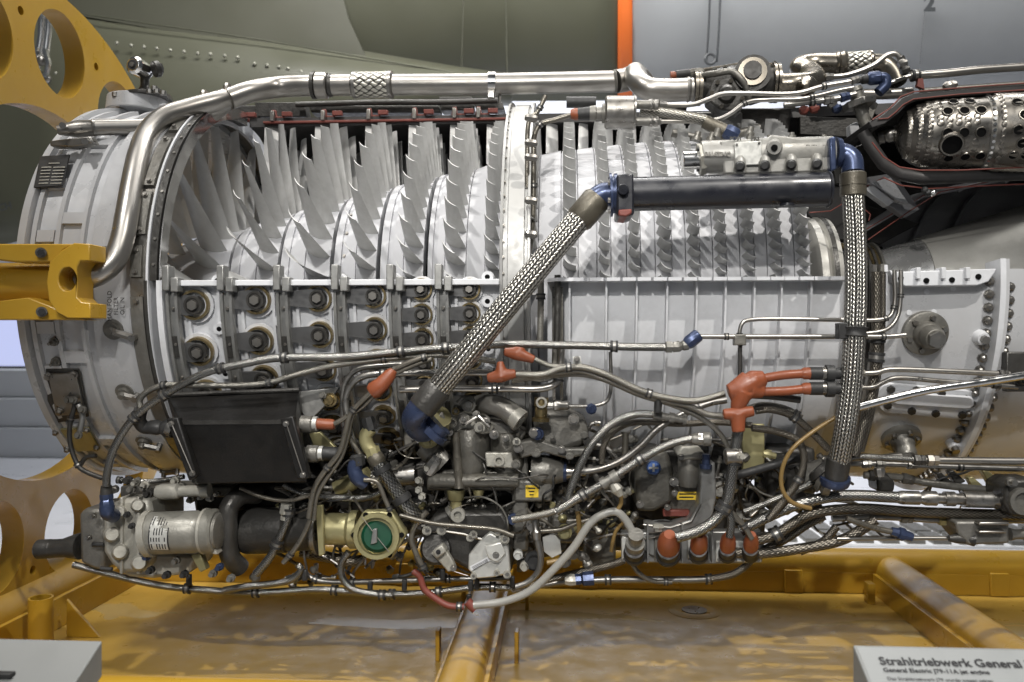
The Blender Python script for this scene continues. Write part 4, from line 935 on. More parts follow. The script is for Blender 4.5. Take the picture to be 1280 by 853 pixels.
# thin fuel tubes
hose('fuel_tube', [(822, 131), (866, 131), (884, 125), (902, 118), (930, 117), (996, 117), (1030, 108), (1064, 102), (1070, 100)], -.30, 3.0, 'steel', eng, (.76,), ((.02, 'dull_steel'), (.98, 'dull_steel')))
hose('fuel_tube', [(822, 152), (895, 150), (912, 143), (934, 128), (960, 125), (1000, 124), (1050, 113), (1066, 110)], -.30, 2.8, 'steel', eng, (.42, .76), ((.02, 'dull_steel'),))
hose('fuel_tube', [(1032, 97), (1060, 94), (1092, 82), (1110, 69), (1120, 68), (1130, 80)], -.16, 3.2, 'steel', eng, (), ((.03, 'dull_steel'), (.97, 'dull_steel')))
hose('fuel_tube', [(1138, 95), (1180, 92), (1230, 87), (1420, 76)], -.14, 5, 'steel', eng, (.06,))
hose('fuel_tube', [(1098, 110), (1118, 102), (1138, 95)], -.15, 2.4, 'steel', eng)
hose('fuel_tube', [(975, 124), (1010, 122), (1050, 114)], -.25, 2.4, 'dull_steel', eng)
MB().plate([(1146, 108), (1148, 98), (1154, 98), (1156, 112)], -.15, .012).build('pipe_bracket', 'red_paint', eng, .001)
el = coll(eng, (1084, 99), (1100, 97), -.22, [(0, 6), (.2, 8.5), (.9, 8.5), (1, 7)], 'blue_anodized', 8, 'blue_elbow'); MB().tube(spline([W(1098, 97, -.22), W(1106, 98, -.22), W(1107, 106, -.22), W(1098, 116, -.22)], 5), 6.5 * S(-.22), 14).build('elbow_leg', 'blue_anodized', el); coll(el, (1066, 101), (1085, 99), -.22, [(0, 4), (.5, 4), (.6, 5.5), (1, 5.5)], 'rubber', name='elbow_sleeve')
hose('crossfeed_tube', [(1078, 118), (1100, 118), (1120, 117), (1140, 116)], -.1, 6.5, 'steel', eng)
hose('drain_tube', [(980, 132), (1010, 128), (1045, 124), (1070, 118)], -.24, 4, 'dull_steel', eng, (.4,), ((.6, 'dull_steel'), (.85, 'blue_anodized')))
for x, y, m in ((1005, 138, 'red_paint'), (1018, 136, 'red_paint'), (1022, 128, 'blue_anodized'), (1040, 130, 'dull_steel'), (1046, 136, 'blue_anodized'), (990, 130, 'cast_metal'), (1030, 122, 'steel'), (1128, 80, 'dull_steel'), (1131, 88, 'cast_dark'), (1185, 108, 'steel'), (1190, 107, 'dull_steel')):
    coll(eng, (x - 5, y + 2), (x + 5, y - 2), -.17, [(0, 4), (.3, 6), (.7, 6), (.7, 4), (1, 4)], m, 8, 'pipe_union')
# sensor with two outlets, left of the valve
se = coll(eng, (756, 141), (794, 141), -.34, [(0, 18), (.05, 20.5), (.92, 20.5), (.94, 21.5), (1, 21)], 'dull_steel', 32, 'pressure_sensor')
coll(se, (737, 142), (758, 142), -.34, [(0, 9), (.35, 10), (.4, 8), (.75, 8), (.75, 12), (1, 12)], 'cast_metal', 18, 'sensor_neck'); coll(se, (722, 143), (738, 142), -.34, [(0, 7.5), (1, 8.5)], 'rubber', 18, 'sensor_plug'); coll(se, (713, 143), (723, 143), -.34, [(0, 5.5), (.5, 7.5), (1, 7.5)], 'orange_rubber', 16, 'sensor_boot')
for y in (131, 152):
    coll(se, (794, y), (812, y), -.34, [(0, 5.5), (1, 5.5)], 'cast_metal', 14, 'outlet'); coll(se, (809, y), (824, y), -.335, [(0, 5), (.2, 7), (.45, 7), (.5, 5.5), (.6, 6.5), (.9, 6.5), (1, 4)], 'dull_steel', 8, 'outlet_nut')
coll(se, (708, 128, -.2), (745, 128, -.2), 0, [(0, 7), (1, 7)], 'rubber', 14, 'sensor_sleeve')
hose('sensor_cable', [(713, 144), (694, 150), (675, 156), (668, 170), (667, 190), (667, 240), (664, 300), (656, 335), (646, 350)], -.40, 3.6, 'tan_hose', eng, (.25, .62), ())
hose('sensor_cable', [(682, 120), (672, 140), (662, 150), (659, 200), (659, 290), (655, 340)], -.42, 3.2, 'tan_hose', eng, (.15, .7))
for y in (147, 178, 196, 250, 292): coll(eng, (656, y), (672, y + 2), -.47, [(0, 3), (.2, 5), (.8, 5), (1, 3)], random.choice(['cast_dark', 'dull_steel']), 8, 'cable_clip')
hose('ribbed_hose', [(800, 138), (846, 144), (884, 152), (905, 165)], -.30, 7, 'braid_tan', eng); coll(eng, (880, 152), (908, 166), -.31, [(0, 8), (.6, 9), (1, 9.5)], 'braid_brown', 16, 'hose_cuff'); coll(eng, (906, 163), (922, 171), -.33, [(0, 8), (.2, 10), (.8, 10), (1, 8)], 'blue_anodized', 8, 'blue_union')
hose('return_pipe', [(840, 166), (868, 172), (890, 175), (920, 168), (950, 160)], -.20, 6, 'cast_metal', eng)
for x0, x1, y0, y1, m in ((800, 860, 128, 150, 'cast_dark'), (866, 930, 140, 165, 'bracket_steel'), (925, 990, 135, 170, 'cast_dark')):
    MB().plate([(x0, y0), (x1, y0), (x1 - 4, y1), (x0 + 6, y1)], -.1, .04).build('bracket_plate', m, eng, .004)
# ================================================================== OIL COOLER, MANIFOLD, BIG HOSES
YO = -.58; sO = S(YO)
oc = coll(eng, (788, 243), (1036, 237), YO, [(0, 20), (.005, 21), (.985, 21), (.99, 22.5), (1, 22)], 'black_paint', 48, 'oil_cooler')
MB().plate([(771, 218), (792, 216), (793, 268), (783, 271), (771, 270)], YO - .045, .09).build('end_block', 'black_paint', oc, .004)
coll(oc, (779, 237, YO - .06), (779, 237, YO - .044), 0, [(0, 6), (.4, 6.8), (1, 6.8)], 'black_paint', 20, 'block_plug')
MB().plate([(773, 262), (790, 261), (790, 267), (783, 271), (773, 270)], YO - .047, .09).build('block_foot', 'red_paint', oc, .003)
coll(oc, (762, 244), (772, 243.5), YO, [(0, 27), (.3, 27), (.35, 23), (.6, 23), (.6, 26), (1, 26)], 'blue_anodized', 28, 'blue_flange')
for a in range(0, 360, 60): MB().cyl(W(763 , 243 + 22 * math.sin(R_(a + 20)), YO - .036 * math.cos(R_(a + 20))), W(760, 243 + 22 * math.sin(R_(a + 20)), YO - .036 * math.cos(R_(a + 20))), .005, seg=6).build('bolt', 'steel', oc)
MB().tube(spline([W(764, 243, YO), W(754, 244, YO), W(746, 249, YO), W(738, 258, YO)], 6), 15 * sO, 22, True, None).build('blue_elbow', 'blue_anodized', oc)
coll(oc, (984, 255, YO - .03), (984, 258, YO - .03), 0, [(0, 9), (1, 9)], 'black_paint', 16, 'cooler_boss')
bh = MB().tube(spline([W(736, 260, YO), W(700, 302, YO - .01), W(640, 374, YO - .02), (W(585, 441, YO - .02)), W(545, 489, YO)], 10), 15.4 * sO, 32).build('big_braided_hose', 'braid_big', eng)
coll(bh, (748, 247), (722, 277), YO, [(0, 16), (.1, 18.2), (.9, 18.2), (.95, 17), (1, 16.5)], 'braid_brown', 26, 'hose_cuff'); coll(bh, (549, 484), (527, 510), YO, [(0, 17), (.1, 18.5), (1, 18.5)], 'cast_dark', 24, 'hose_cuff')
MB().tube(spline([W(533, 503, YO), W(522, 514, YO), W(517, 526, YO + .02), W(527, 538, YO + .05), W(540, 534, YO + .07)], 6), 15.5 * sO, 20).build('blue_elbow', 'blue_anodized', bh)
coll(bh, (536, 540, YO + .06), (548, 528, YO + .06), 0, [(0, 24), (.5, 24), (.5, 20), (1, 20)], 'blue_anodized', 22, 'blue_flange')
# manifold
YM = -.54; sM = S(YM)
mn = coll(eng, (876, 197), (1040, 191), YM, [(0, 19), (.01, 20), (.99, 20), (1, 19)], 'cast_mid', 40, 'valve_manifold')
MB().plate([(900, 176), (960, 172), (964, 168), (1000, 172), (1040, 170), (1042, 213), (1010, 216), (905, 218)], YM - .028, .06).build('manifold_block', 'cast_mid', mn, .006)
coll(mn, (853, 201), (878, 200), YM, [(0, 10.5), (.04, 11.5), (1, 11.5)], 'polished', 28, 'end_plug'); coll(mn, (873, 200), (880, 199), YM, [(0, 20), (.5, 20), (1, 19)], 'cast_light', 8, 'end_flange')
for y in (187, 212): MB().cyl(W(874, y, YM - .03), W(871, y, YM - .03), .0045, seg=6).build('bolt', 'rubber', mn)
fp = MB().plate([(918, 178), (952, 176), (953, 206), (919, 207)], YM - .036, .01).build('face_plate', 'label_silver', mn, .0015)
for q in ((921, 181), (949, 179), (922, 204), (950, 203)): MB().cyl(W(*q, YM - .039), W(*q, YM - .035), 1.6 * sM, seg=8).build('screw', 'dull_steel', fp)
text('0616T84C', W(881, 193, YM - .036), .0112, 'cast_metal', mn, rot=(R_(90), R_(1), 0), off=.0006)
text('POST      PRS', W(912, 173.5, YM - .030), .010, 'cast_dark', mn, rot=(R_(90), R_(1.5), 0), off=.0003)
coll(mn, (968, 185, YM - .05), (968, 184, YM - .02), 0, [(0, 4), (0, 8), (.7, 10), (1, 10)], 'cast_mid', 22, 'round_boss'); MB().cyl(W(968, 185, YM - .052), W(968, 185, YM - .045), 4 * sM, seg=14).build('boss_plug', 'slot_shade', mn)
text('FUEL  OIL', W(1007, 184, YM - .030), .011, 'cast_dark', mn, rot=(R_(90), R_(1.5), 0))
for x, y in ((925, 208), (956, 207), (989, 206), (1021, 205)):
    coll(mn, (x, y - 13, YM - .034), (x, y + 9, YM - .034), 0, [(0, 3), (.2, 6.5), (.75, 8), (1, 7)], 'cast_mid', 16, 'valve_boss'); coll(mn, (x, y, YM - .058), (x, y, YM - .03), 0, [(0, 4), (.3, 6.5), (1, 6.5)], 'rubber', 18, 'valve_cap')
for x, y in ((990, 171), (1030, 174), (938, 172), (962, 174)): coll(mn, (x, y + 3, YM - .01), (x, y - 5, YM - .01), 0, [(0, 5), (.5, 5), (.5, 3), (1, 3)], 'cast_metal', 8, 'top_bolt')
MB().plate([(1037, 172), (1045, 170), (1046, 212), (1038, 214)], YM - .045, .09).build('blue_flange', 'blue_anodized', mn, .003)
MB().tube(spline([W(1043, 192, YM), W(1055, 193, YM), W(1064, 200, YM - .005), W(1066, 216, YM - .01)], 7), 13 * sM, 22).build('blue_elbow', 'blue_anodized', mn)
coll(mn, (1043, 192), (1050, 192), YM, [(0, 20), (1, 18)], 'blue_anodized', 24, 'elbow_flange')
for q in ((870, 170), (888, 171), (895, 166), (936, 164)): coll(eng, (q[0], q[1] + 6), (q[0] + 3, q[1] - 5), -.5, [(0, 6), (.4, 6), (.4, 4), (1, 4)], 'cast_metal', 10, 'pipe_union')
YV = -.57; sV = S(YV)
vh = MB().tube(spline([W(1066, 240, YV), W(1069, 300, YV - .01), W(1070, 360, YV - .02), W(1068, 420, YV - .02), W(1064, 480, YV - .01), W(1056, 540, YV), W(1048, 582, YV + .02)], 10), 13 * sV, 32).build('big_braided_hose', 'braid_big', eng)
coll(vh, (1066, 216), (1066.5, 246), YV, [(0, 13.5), (.05, 15.5), (.55, 15.5), (.56, 14.6), (.62, 14.6), (.63, 15.5), (.95, 15.5), (1, 13.5)], 'braid_brown', 26, 'hose_cuff')
coll(vh, (1068, 408), (1067.5, 421), YV - .02, [(0, 13.5), (.1, 16), (.3, 14.2), (.7, 14.2), (.9, 16), (1, 13.5)], 'rubber', 26, 'band_clamp'); MB().box(W(1052, 414, YV - .02), (.018, .024, .03)).build('clamp_lug', 'rubber', vh, .002)
coll(vh, (1049, 572, YV + .018), (1044, 603, YV + .03), 0, [(0, 13.2), (.05, 14.5), (.6, 14), (1, 12.5)], 'cast_dark', 24, 'hose_cuff')
coll(vh, (1044, 596, YV + .03), (1043, 605, YV + .035), 0, [(0, 18), (.5, 18.5), (1, 17)], 'blue_anodized', 28, 'blue_collar')
for a in (-1, 1): coll(vh, (1022 , 590 + 6 * a, YV + .06), (1042, 604, YV + .05), 0, [(0, 14), (.3, 19), (.4, 15), (.6, 19), (1, 17)], 'cast_metal' if a > 0 else 'cast_dark', 20, 'pump_neck')
hose('side_hose', [(1096, 340), (1096, 400), (1096, 440), (1090, 490), (1080, 530), (1068, 570)], -.51, 6.5, 'braid_dark', eng, (.33, .45)); hose('side_hose', [(1103, 340), (1102, 420), (1097, 470), (1088, 520), (1076, 565)], -.50, 4.5, 'braid_dark', eng)
# ================================================================== ACCESSORIES UNDER THE CASE
YA = -.46; sA = S(YA)
def Bx(par, name, m, x0, y0, x1, y1, Y, dep, bev=.003):
    return MB().plate([(x0, y0), (x1, y0), (x1, y1), (x0, y1)], Y, dep).build(name, m, par, bev)
def Pl(par, name, m, pts, Y, dep, bev=.003): return MB().plate(pts, Y, dep).build(name, m, par, bev)
def knob(par, x, y, Y, r, d=.012, m='dull_steel', seg=10, name='bolt'):
    s = S(Y); return MB().stack(W(x, y, Y), W(x, y, Y) + Vector((0, -d, 0)), [(0, r * s), (.45, r * s), (.46, r * .68 * s), (1, r * .62 * s)], seg).build(name, m, par)
def ring(par, x, y, Y, r, w, m, d=.01, name='ring'):
    s = S(Y); c = W(x, y, Y); return MB().stack(c, c + Vector((0, -d, 0)), [(0, r * s), (1, r * s), (1, (r - w) * s), (.2, (r - w) * s)], 24).build(name, m, par)
# dark backing plates added behind the accessories; they paint shade into the gaps
gb = Pl(eng, 'dark_backing', 'cast_dark', [(236, 598), (400, 590), (520, 575), (700, 575), (722, 600), (720, 690), (640, 708), (560, 690), (520, 668), (440, 676), (300, 690), (250, 690)], -.30, .30, .012)
gb2 = Pl(eng, 'dark_backing', 'cast_dark', [(788, 560), (900, 556), (930, 590), (960, 640), (955, 690), (790, 690)], -.30, .24, .012)
gb3 = Pl(eng, 'dark_backing', 'cast_dark', [(700, 560), (800, 545), (800, 690), (700, 690)], -.27, .20, .012)
for x, y, r in ((330, 612, 20), (410, 618, 16), (520, 640, 18), (690, 640, 22), (700, 680, 14), (660, 660, 18), (900, 610, 18), (930, 640, 16)):
    coll(gb if x < 760 else gb2, (x, y, -.36), (x, y, -.28), 0, [(0, r * .6), (.3, r * .7), (.3, r), (1, r)], random.choice(['cast_dark', 'cast_metal']), 20, 'backing_boss')
# ---- starter and its gear case, lower left
sg = Pl(eng, 'starter_case', 'cast_light', [(128, 644), (136, 632), (150, 624), (186, 622), (190, 640), (190, 706), (176, 718), (150, 716), (138, 706), (128, 690)], YA, .16, .010)
Pl(sg, 'end_case', 'cast_metal', [(98, 642), (106, 636), (130, 636), (130, 714), (116, 712), (100, 704)], YA + .02, .13, .008)
coll(sg, (100, 684), (66, 686), YA + .05, [(0, 16), (.3, 14), (.5, 12), (1, 12)], 'cast_dark', 20, 'end_housing'); coll(sg, (68, 686), (46, 687), YA + .05, [(0, 11), (.2, 12.5), (.9, 12.5), (1, 10)], 'cast_dark', 20, 'end_cap')
Pl(sg, 'housing_web', 'cast_dark', [(72, 676), (98, 668), (100, 700), (74, 696)], YA + .06, .05, .004)
for x, y, r in ((148, 640, 9), (172, 632, 8), (150, 690, 10), (174, 704, 10), (182, 660, 8), (140, 668, 10)): coll(sg, (x, y, YA - .022), (x, y, YA + .03), 0, [(0, r * .75), (.15, r), (1, r * 1.1)], 'cast_light', 18, 'case_boss')
Bx(sg, 'case_joint', 'cast_light', 149, 622, 153, 718, YA - .008, .1, .002); Bx(sg, 'case_joint', 'cast_light', 170, 621, 174, 718, YA - .012, .1, .002)
for x, y in ((166, 657), (112, 672), (160, 643), (180, 690), (118, 645), (190, 712)): knob(sg, x, y, YA - .012, 4, .014, random.choice(['rubber', 'dull_steel']))
coll(sg, (116, 681, YA - .0), (130, 681, YA - .0), 0, [(0, 3), (1, 3)], 'rubber', 10, 'stud'); coll(sg, (126, 711), (140, 712), YA - .03, [(0, 3), (1, 3)], 'rubber', 10, 'stud')
mo = coll(eng, (186, 667), (272, 664), YA - .03, [(0, 24), (.02, 27), (.7, 27), (.72, 26), (.8, 26), (.81, 28.5), (.97, 28.5), (1, 26)], 'motor_grey', 40, 'starter_motor')
coll(mo, (272, 664), (278, 664), YA - .03, [(0, 24), (.5, 22), (1, 12)], 'cast_metal', 30, 'motor_end'); coll(mo, (184, 668), (192, 667), YA - .03, [(0, 30), (1, 30)], 'cast_light', 12, 'motor_flange')
lp = MB(); 
def wrap(par, name, m, x0, x1, y0, y1, yc, rpx, Y, lift=.0008, n=10):
    """curved label on a drum that lies along x"""
    b = MB(); s = S(Y); r = rpx * s + lift; cz = W((x0 + x1) / 2, yc, Y).z; xa, xb = W(x0, yc, Y).x, W(x1, yc, Y).x
    a0 = math.asin(max(-1, min(1, (yc - y0) / rpx))); a1 = math.asin(max(-1, min(1, (yc - y1) / rpx)))
    for i in range(n + 1):
        a = a0 + (a1 - a0) * i / n; y, z = Y - r * math.cos(a), cz + r * math.sin(a)
        b.v += [Vector((xa, y, z)), Vector((xb, y, z)), Vector((xb, y + .0007, z)), Vector((xa, y + .0007, z))]
    for i in range(n):
        for k in range(4): p = i * 4 + k; q = i * 4 + (k + 1) % 4; b.f.append([p, q, q + 4, p + 4])
    return b.build(name, m, par, 0)
lb = wrap(mo, 'motor_label', 'label_silver', 199, 221, 643, 682, 667, 27, YA - .03)
for i in range(6):
    for a, c in ((644, 652), (655, 663), (666, 671), (674, 681)):
        if (i + int(a)) % 5: wrap(lb, 'label_print', 'print_black', 201 + i * 3.3, 202.2 + i * 3.3, a, c, 667, 27, YA - .03, .0013, 3)
for x in (198.2, 221.2): wrap(lb, 'label_edge', 'print_black', x, x + 1.4, 643, 682, 667, 27, YA - .03, .001, 8)
coll(mo, (180, 686), (266, 687), YA - .045, [(0, 5), (.06, 5), (.07, 2.6), (.92, 2.6), (.93, 5), (1, 5)], 'cast_metal', 10, 'tie_rod'); coll(mo, (256, 664), (259, 664), YA - .03, [(0, 29), (1, 29)], 'cast_light', 36, 'motor_band')
Pl(mo, 'band_lug', 'cast_light', [(254, 680), (264, 680), (272, 694), (256, 692)], YA - .05, .03, .003)
Pl(eng, 'lower_case', 'cast_light', [(146, 690), (215, 692), (246, 696), (236, 718), (190, 724), (160, 722), (144, 712)], YA + .02, .12, .008)
Pl(eng, 'case_bracket', 'olive_gold', [(238, 694), (250, 692), (258, 712), (250, 716)], YA - .02, .02, .002)
for x, y, m in ((190, 712, 'rubber'), (210, 718, 'rubber'), (232, 717, 'rubber'), (186, 695, 'blue_anodized'), (222, 700, 'cast_metal'), (276, 708, 'blue_anodized'), (268, 716, 'cast_metal'), (290, 722, 'cast_metal')): knob(eng, x, y, YA - .02, 5, .02, m, 8, 'stud_nut')
bf = coll(eng, (133, 607), (133, 622), YA - .06, [(0, 6.5), (.5, 7.5), (1, 8)], 'cast_dark', 18, 'hose_end'); coll(bf, (133, 618), (134, 634), YA - .06, [(0, 8.5), (.4, 8.5), (.4, 7.5), (.6, 9), (1, 9)], 'blue_anodized', 8, 'blue_nut'); MB().tube(spline([W(134, 632, YA - .06), W(134, 640, YA - .06), W(142, 645, YA - .03)], 5), 9 * sA, 14).build('blue_elbow', 'blue_anodized', bf)
for k in range(16):
    x = random.uniform(140, 280); y = random.uniform(600, 625); knob(eng, x, y, YA + .02, random.uniform(3, 6), .02, random.choice(['cast_metal', 'cast_light', 'dull_steel', 'cast_dark']), random.choice([6, 12]), 'fitting')
Bx(eng, 'mount_bar', 'cast_metal', 150, 608, 290, 622, YA + .05, .08, .004)
coll(eng, (196, 615), (262, 613), YA - .01, [(0, 8), (.1, 10), (.4, 10), (.45, 7), (.8, 7), (.85, 9), (1, 9)], 'cast_light', 18, 'pump_body')
# ---- black control box
q = [W(208, 496, -.43), W(374, 489, -.43), W(368, 526, -.56), W(226, 528, -.56), W(240, 604, -.40), W(378, 601, -.40), W(384, 603, -.52), W(246, 605, -.52)]
bb = MB().add(q, [(0, 1, 2, 3), (3, 2, 6, 7), (7, 6, 5, 4), (4, 5, 1, 0), (0, 3, 7, 4), (1, 5, 6, 2)]).build('control_box', 'black_box', eng, .003)
MB().tube([W(207, 494, -.435), W(374, 487.5, -.435)], .005, 8).build('box_lip', 'cast_dark', bb)
ex = lambda x, y, Y, d: W(x, y, Y) + Vector((0, -d, 0))
fr_ = MB().add([ex(226, 526, -.56, .002), ex(369, 525, -.56, .002), ex(369.5, 530, -.558, .002), ex(227, 531, -.558, .002), ex(226, 526, -.55, 0), ex(369, 525, -.55, 0), ex(369.5, 530, -.548, 0), ex(227, 531, -.548, 0)], [(0, 1, 2, 3), (0, 4, 5, 1), (3, 2, 6, 7), (0, 3, 7, 4), (1, 5, 6, 2)]).build('box_lid_edge', 'cast_dark', bb)
for L, nm in (([(207, 524), (222, 522), (246, 596), (236, 602)], 'box_strap'), ([(350, 524), (366, 520), (387, 598), (371, 600)], 'box_strap')):
    o = MB().plate(L, -.575, .02).build(nm, 'black_box', bb, .003)
    for k, (x, y) in enumerate((((L[0][0] + L[1][0]) / 2, L[0][1] + 6), ((L[2][0] + L[3][0]) / 2, L[2][1] - 4))): knob(o, x, y, -.575, 4, .008, 'steel', 8, 'screw')
    MB().tube([W((L[0][0] + L[1][0]) / 2, L[0][1] + 6, -.578), W((L[2][0] + L[3][0]) / 2, L[2][1] - 4, -.578)], .0012, 5).build('lock_wire', 'steel', o)
for y, m1, rr in ((530, 'orange_rubber', 7), (567, 'rubber', 9)):
    x = 372 + (y - 530) * .2
    o = coll(bb, (x, y), (x + 24, y + 1), -.49, [(0, 8), (.15, 8), (.2, 11), (.75, 11), (.8, 9), (1, 9)], 'cast_metal', 20, 'connector'); coll(o, (x + 20, y), (x + 25, y), -.49, [(0, 9.5), (1, 9.5)], 'label_silver', 18, 'connector_ring'); coll(o, (x + 24, y), (x + 46, y + 1), -.49, [(0, rr), (.85, rr), (1, rr * .8)], m1, 18, 'connector_boot')
coll(bb, (188, 534), (216, 536), -.50, [(0, 9), (.3, 10), (.5, 8), (.7, 12), (1, 12)], 'rubber', 20, 'connector'); MB().tube(spline([W(176, 512, -.52), W(174, 526, -.51), W(180, 534, -.50), W(192, 535, -.50)], 5), 8.5 * S(-.5), 14).build('connector_elbow', 'rubber', bb)
coll(bb, (212, 532), (219, 536), -.51, [(0, 12), (.5, 13), (1, 12)], 'dull_steel', 20, 'connector_ring')
Pl(eng, 'box_bracket', 'bracket_steel', [(372, 490), (424, 484), (414, 500), (386, 528), (374, 512)], -.42, .012, .002); Pl(eng, 'box_bracket', 'olive_gold', [(386, 542), (400, 540), (426, 566), (420, 574), (392, 560)], -.42, .012, .002)
knob(eng, 413, 500, -.42, 9, .012, 'brass', 16); knob(eng, 404, 494, -.43, 5, .012, 'cast_metal', 8)
Pl(eng, 'box_shelf', 'black_box', [(236, 606), (384, 604), (388, 636), (250, 640)], -.38, .14, .006)
for x, y in ((252, 612), (276, 614), (262, 616), (240, 624)): knob(eng, x, y, -.39, 5, .02, 'cast_light', 6, 'nut')
# ---- air duct, drum and the green capped outlet
dc = MB().tube(spline([W(322, 618, -.40), W(300, 620, -.44), W(287, 634, -.46), W(284, 662, -.46), W(287, 694, -.45), W(300, 710, -.42)], 7), 12.5 * sA, 18).build('black_duct', 'cast_dark', eng)
coll(eng, (300, 664), (398, 661), -.40, [(0, 26), (.1, 29), (.6, 29), (.62, 27), (.95, 27), (1, 30)], 'cast_dark', 32, 'drum')
coll(eng, (392, 661), (402, 661), -.41, [(0, 28), (.3, 32), (.8, 32), (1, 26)], 'dull_steel', 30, 'drum_band'); Pl(eng, 'drum_strap', 'olive_gold', [(394, 632), (403, 632), (405, 694), (398, 696)], -.47, .012, .002)
go = coll(eng, (404, 661), (448, 662), -.42, [(0, 20), (.7, 20), (.8, 24), (1, 24)], 'olive_gold', 32, 'outlet_pipe')
hx_ = [(472 + 36 * math.cos(R_(a)), 669 + 34 * math.sin(R_(a))) for a in range(0, 360, 60)]
hf = Pl(eng, 'outlet_flange', 'olive_gold', hx_, -.50, .03, .004)
ring(hf, 472, 669, -.50, 29, 5, 'olive_gold', .014); cp = coll(hf, (472, 670, -.512), (472, 670, -.495), 0, [(0, 17), (.4, 20.5), (1, 20.5)], 'green_cap', 32, 'green_cap')
Pl(cp, 'cap_tab', 'bracket_steel', [(466, 662), (471, 661), (471, 679), (463, 681)], -.522, .008, .0015); MB().tube(px3([(452, 646), (470, 670), (486, 690)], -.517), .0009, 5).build('lock_wire', 'steel', hf)
for a in range(30, 390, 60): 
    x, y = 472 + 30 * math.cos(R_(a - 30)), 669 + 29 * math.sin(R_(a - 30)); coll(hf, (x, y, -.506), (x, y, -.49), 0, [(0, 3.4), (1, 3.4)], 'slot_shade' if a % 120 else 'dull_steel', 10, 'flange_hole')
hose('ribbed_duct', [(376, 690), (412, 697), (438, 702), (456, 700)], -.36, 7, 'braid_dark', eng)
# ---- pipes left of the fuel control
Pl(eng, 'pipe_bracket', 'cast_metal', [(500, 500), (540, 486), (552, 500), (520, 560), (505, 560)], -.36, .02, .004)
vp = MB().tube(spline([W(463, 536, -.49), W(457, 545, -.49), W(459, 556, -.49), W(466, 566, -.49)], 5), 8.5 * sA, 14).build('gold_elbow', 'olive_gold', eng); coll(vp, (459, 522), (463, 538), -.49, [(0, 8), (.3, 9.5), (1, 9)], 'rubber', 8, 'elbow_nut'); coll(vp, (464, 560), (468, 572), -.49, [(0, 10), (1, 10)], 'olive_gold', 8, 'elbow_nut')
tw = MB().tube(spline([W(467, 570, -.49), W(480, 590, -.49), W(494, 612, -.485), (W(510, 634, -.48)), W(524, 650, -.46)], 6), 9.5 * sA, 16).build('braided_hose', 'braid_small', eng)
for a, c in (((476, 584), (480, 591)), ((500, 620), (505, 628))): coll(tw, a, c, -.488, [(0, 10), (.1, 12.5), (.9, 12.5), (1, 10)], 'rubber', 18, 'clamp')
coll(tw, (466, 568), (474, 580), -.49, [(0, 9.5), (.3, 11), (.8, 11), (1, 10)], 'braid_brown', 16, 'hose_cuff')
bp_ = MB().tube(spline([W(447, 575, -.50), W(443, 586, -.50), W(447, 598, -.50), W(456, 604, -.49)], 5), 9 * sA, 14).build('blue_elbow', 'blue_anodized', eng); coll(bp_, (446, 568), (448, 582), -.50, [(0, 7), (.2, 10), (1, 9)], 'rubber', 8, 'elbow_nut')
coll(eng, (474, 598), (520, 594), -.42, [(0, 11), (.15, 11), (.15, 9), (.55, 9), (.56, 12), (1, 12)], 'dull_steel', 24, 'strainer'); MB().tube([W(466 + 4 * k, 600 - k * .6, -.44) for k in range(4)], 11.5 * sA, 20).build('braided_sleeve', 'braid_sleeve', eng)
coll(eng, (420, 612), (462, 592), -.40, [(0, 10), (.5, 11), (.55, 9), (1, 9)], 'olive_gold', 20, 'drain_elbow')
MB().tube(spline(px3([(355, 606), (380, 618), (420, 622), (460, 622), (480, 614)], -.44), 6), 4.5 * sA, 10).build('steel_tube', 'braid_small', eng)
# ---- fuel control
fcb = Bx(eng, 'fuel_control', 'control_grey', 533, 588, 644, 614, -.43, .14, .006)
Pl(fcb, 'control_body', 'control_grey', [(548, 560), (566, 540), (640, 536), (664, 544), (662, 590), (548, 590)], -.375, .12, .010)
coll(fcb, (536, 601), (648, 601), -.44, [(0, 8), (.02, 9), (.98, 9), (1, 8)], 'control_grey', 16, 'control_rail')
for x, y0, y1, r in ((588, 534, 598, 25), (634, 540, 596, 21)):
    coll(fcb, (x, y0), (x, y1), -.41, [(0, r * .9), (.05, r), (.7, r), (.9, r * .8), (1, r * .75)], 'control_grey', 32, 'control_barrel')
coll(fcb, (570, 540), (574, 610), -.45, [(0, 5), (.9, 5.5), (1, 7)], 'tan_hose', 14, 'guide_rod')
tpn = Pl(fcb, 'barrel_head', 'cast_light', [(556, 534), (562, 522), (580, 516), (604, 522), (618, 534), (612, 542), (590, 544), (566, 544)], -.445, .08, .004)
so = MB().tube(spline([W(598, 506, -.42), W(612, 505, -.45), W(630, 511, -.46), W(646, 523, -.465)], 6), .02, 16, True, [(12 + .12 * i) * S(-.45) for i in range(19)]).build('spring_cover', 'cast_metal', fcb)
coll(so, (641, 519, -.465), (651, 527, -.47), 0, [(0, 13), (.6, 14.5), (1, 14.5), (1, 9), (.5, 8)], 'cast_light', 22, 'cover_rim')
Pl(fcb, 'cover_foot', 'cast_metal', [(610, 524), (640, 530), (658, 540), (652, 552), (626, 552), (612, 540)], -.43, .07, .006)
Pl(fcb, 'bracket_ear', 'cast_light', [(606, 566), (640, 566), (642, 586), (608, 584)], -.455, .02, .003)
ring(fcb, 624, 575, -.455, 7, 3, 'cast_light', .012, 'ear_ring')
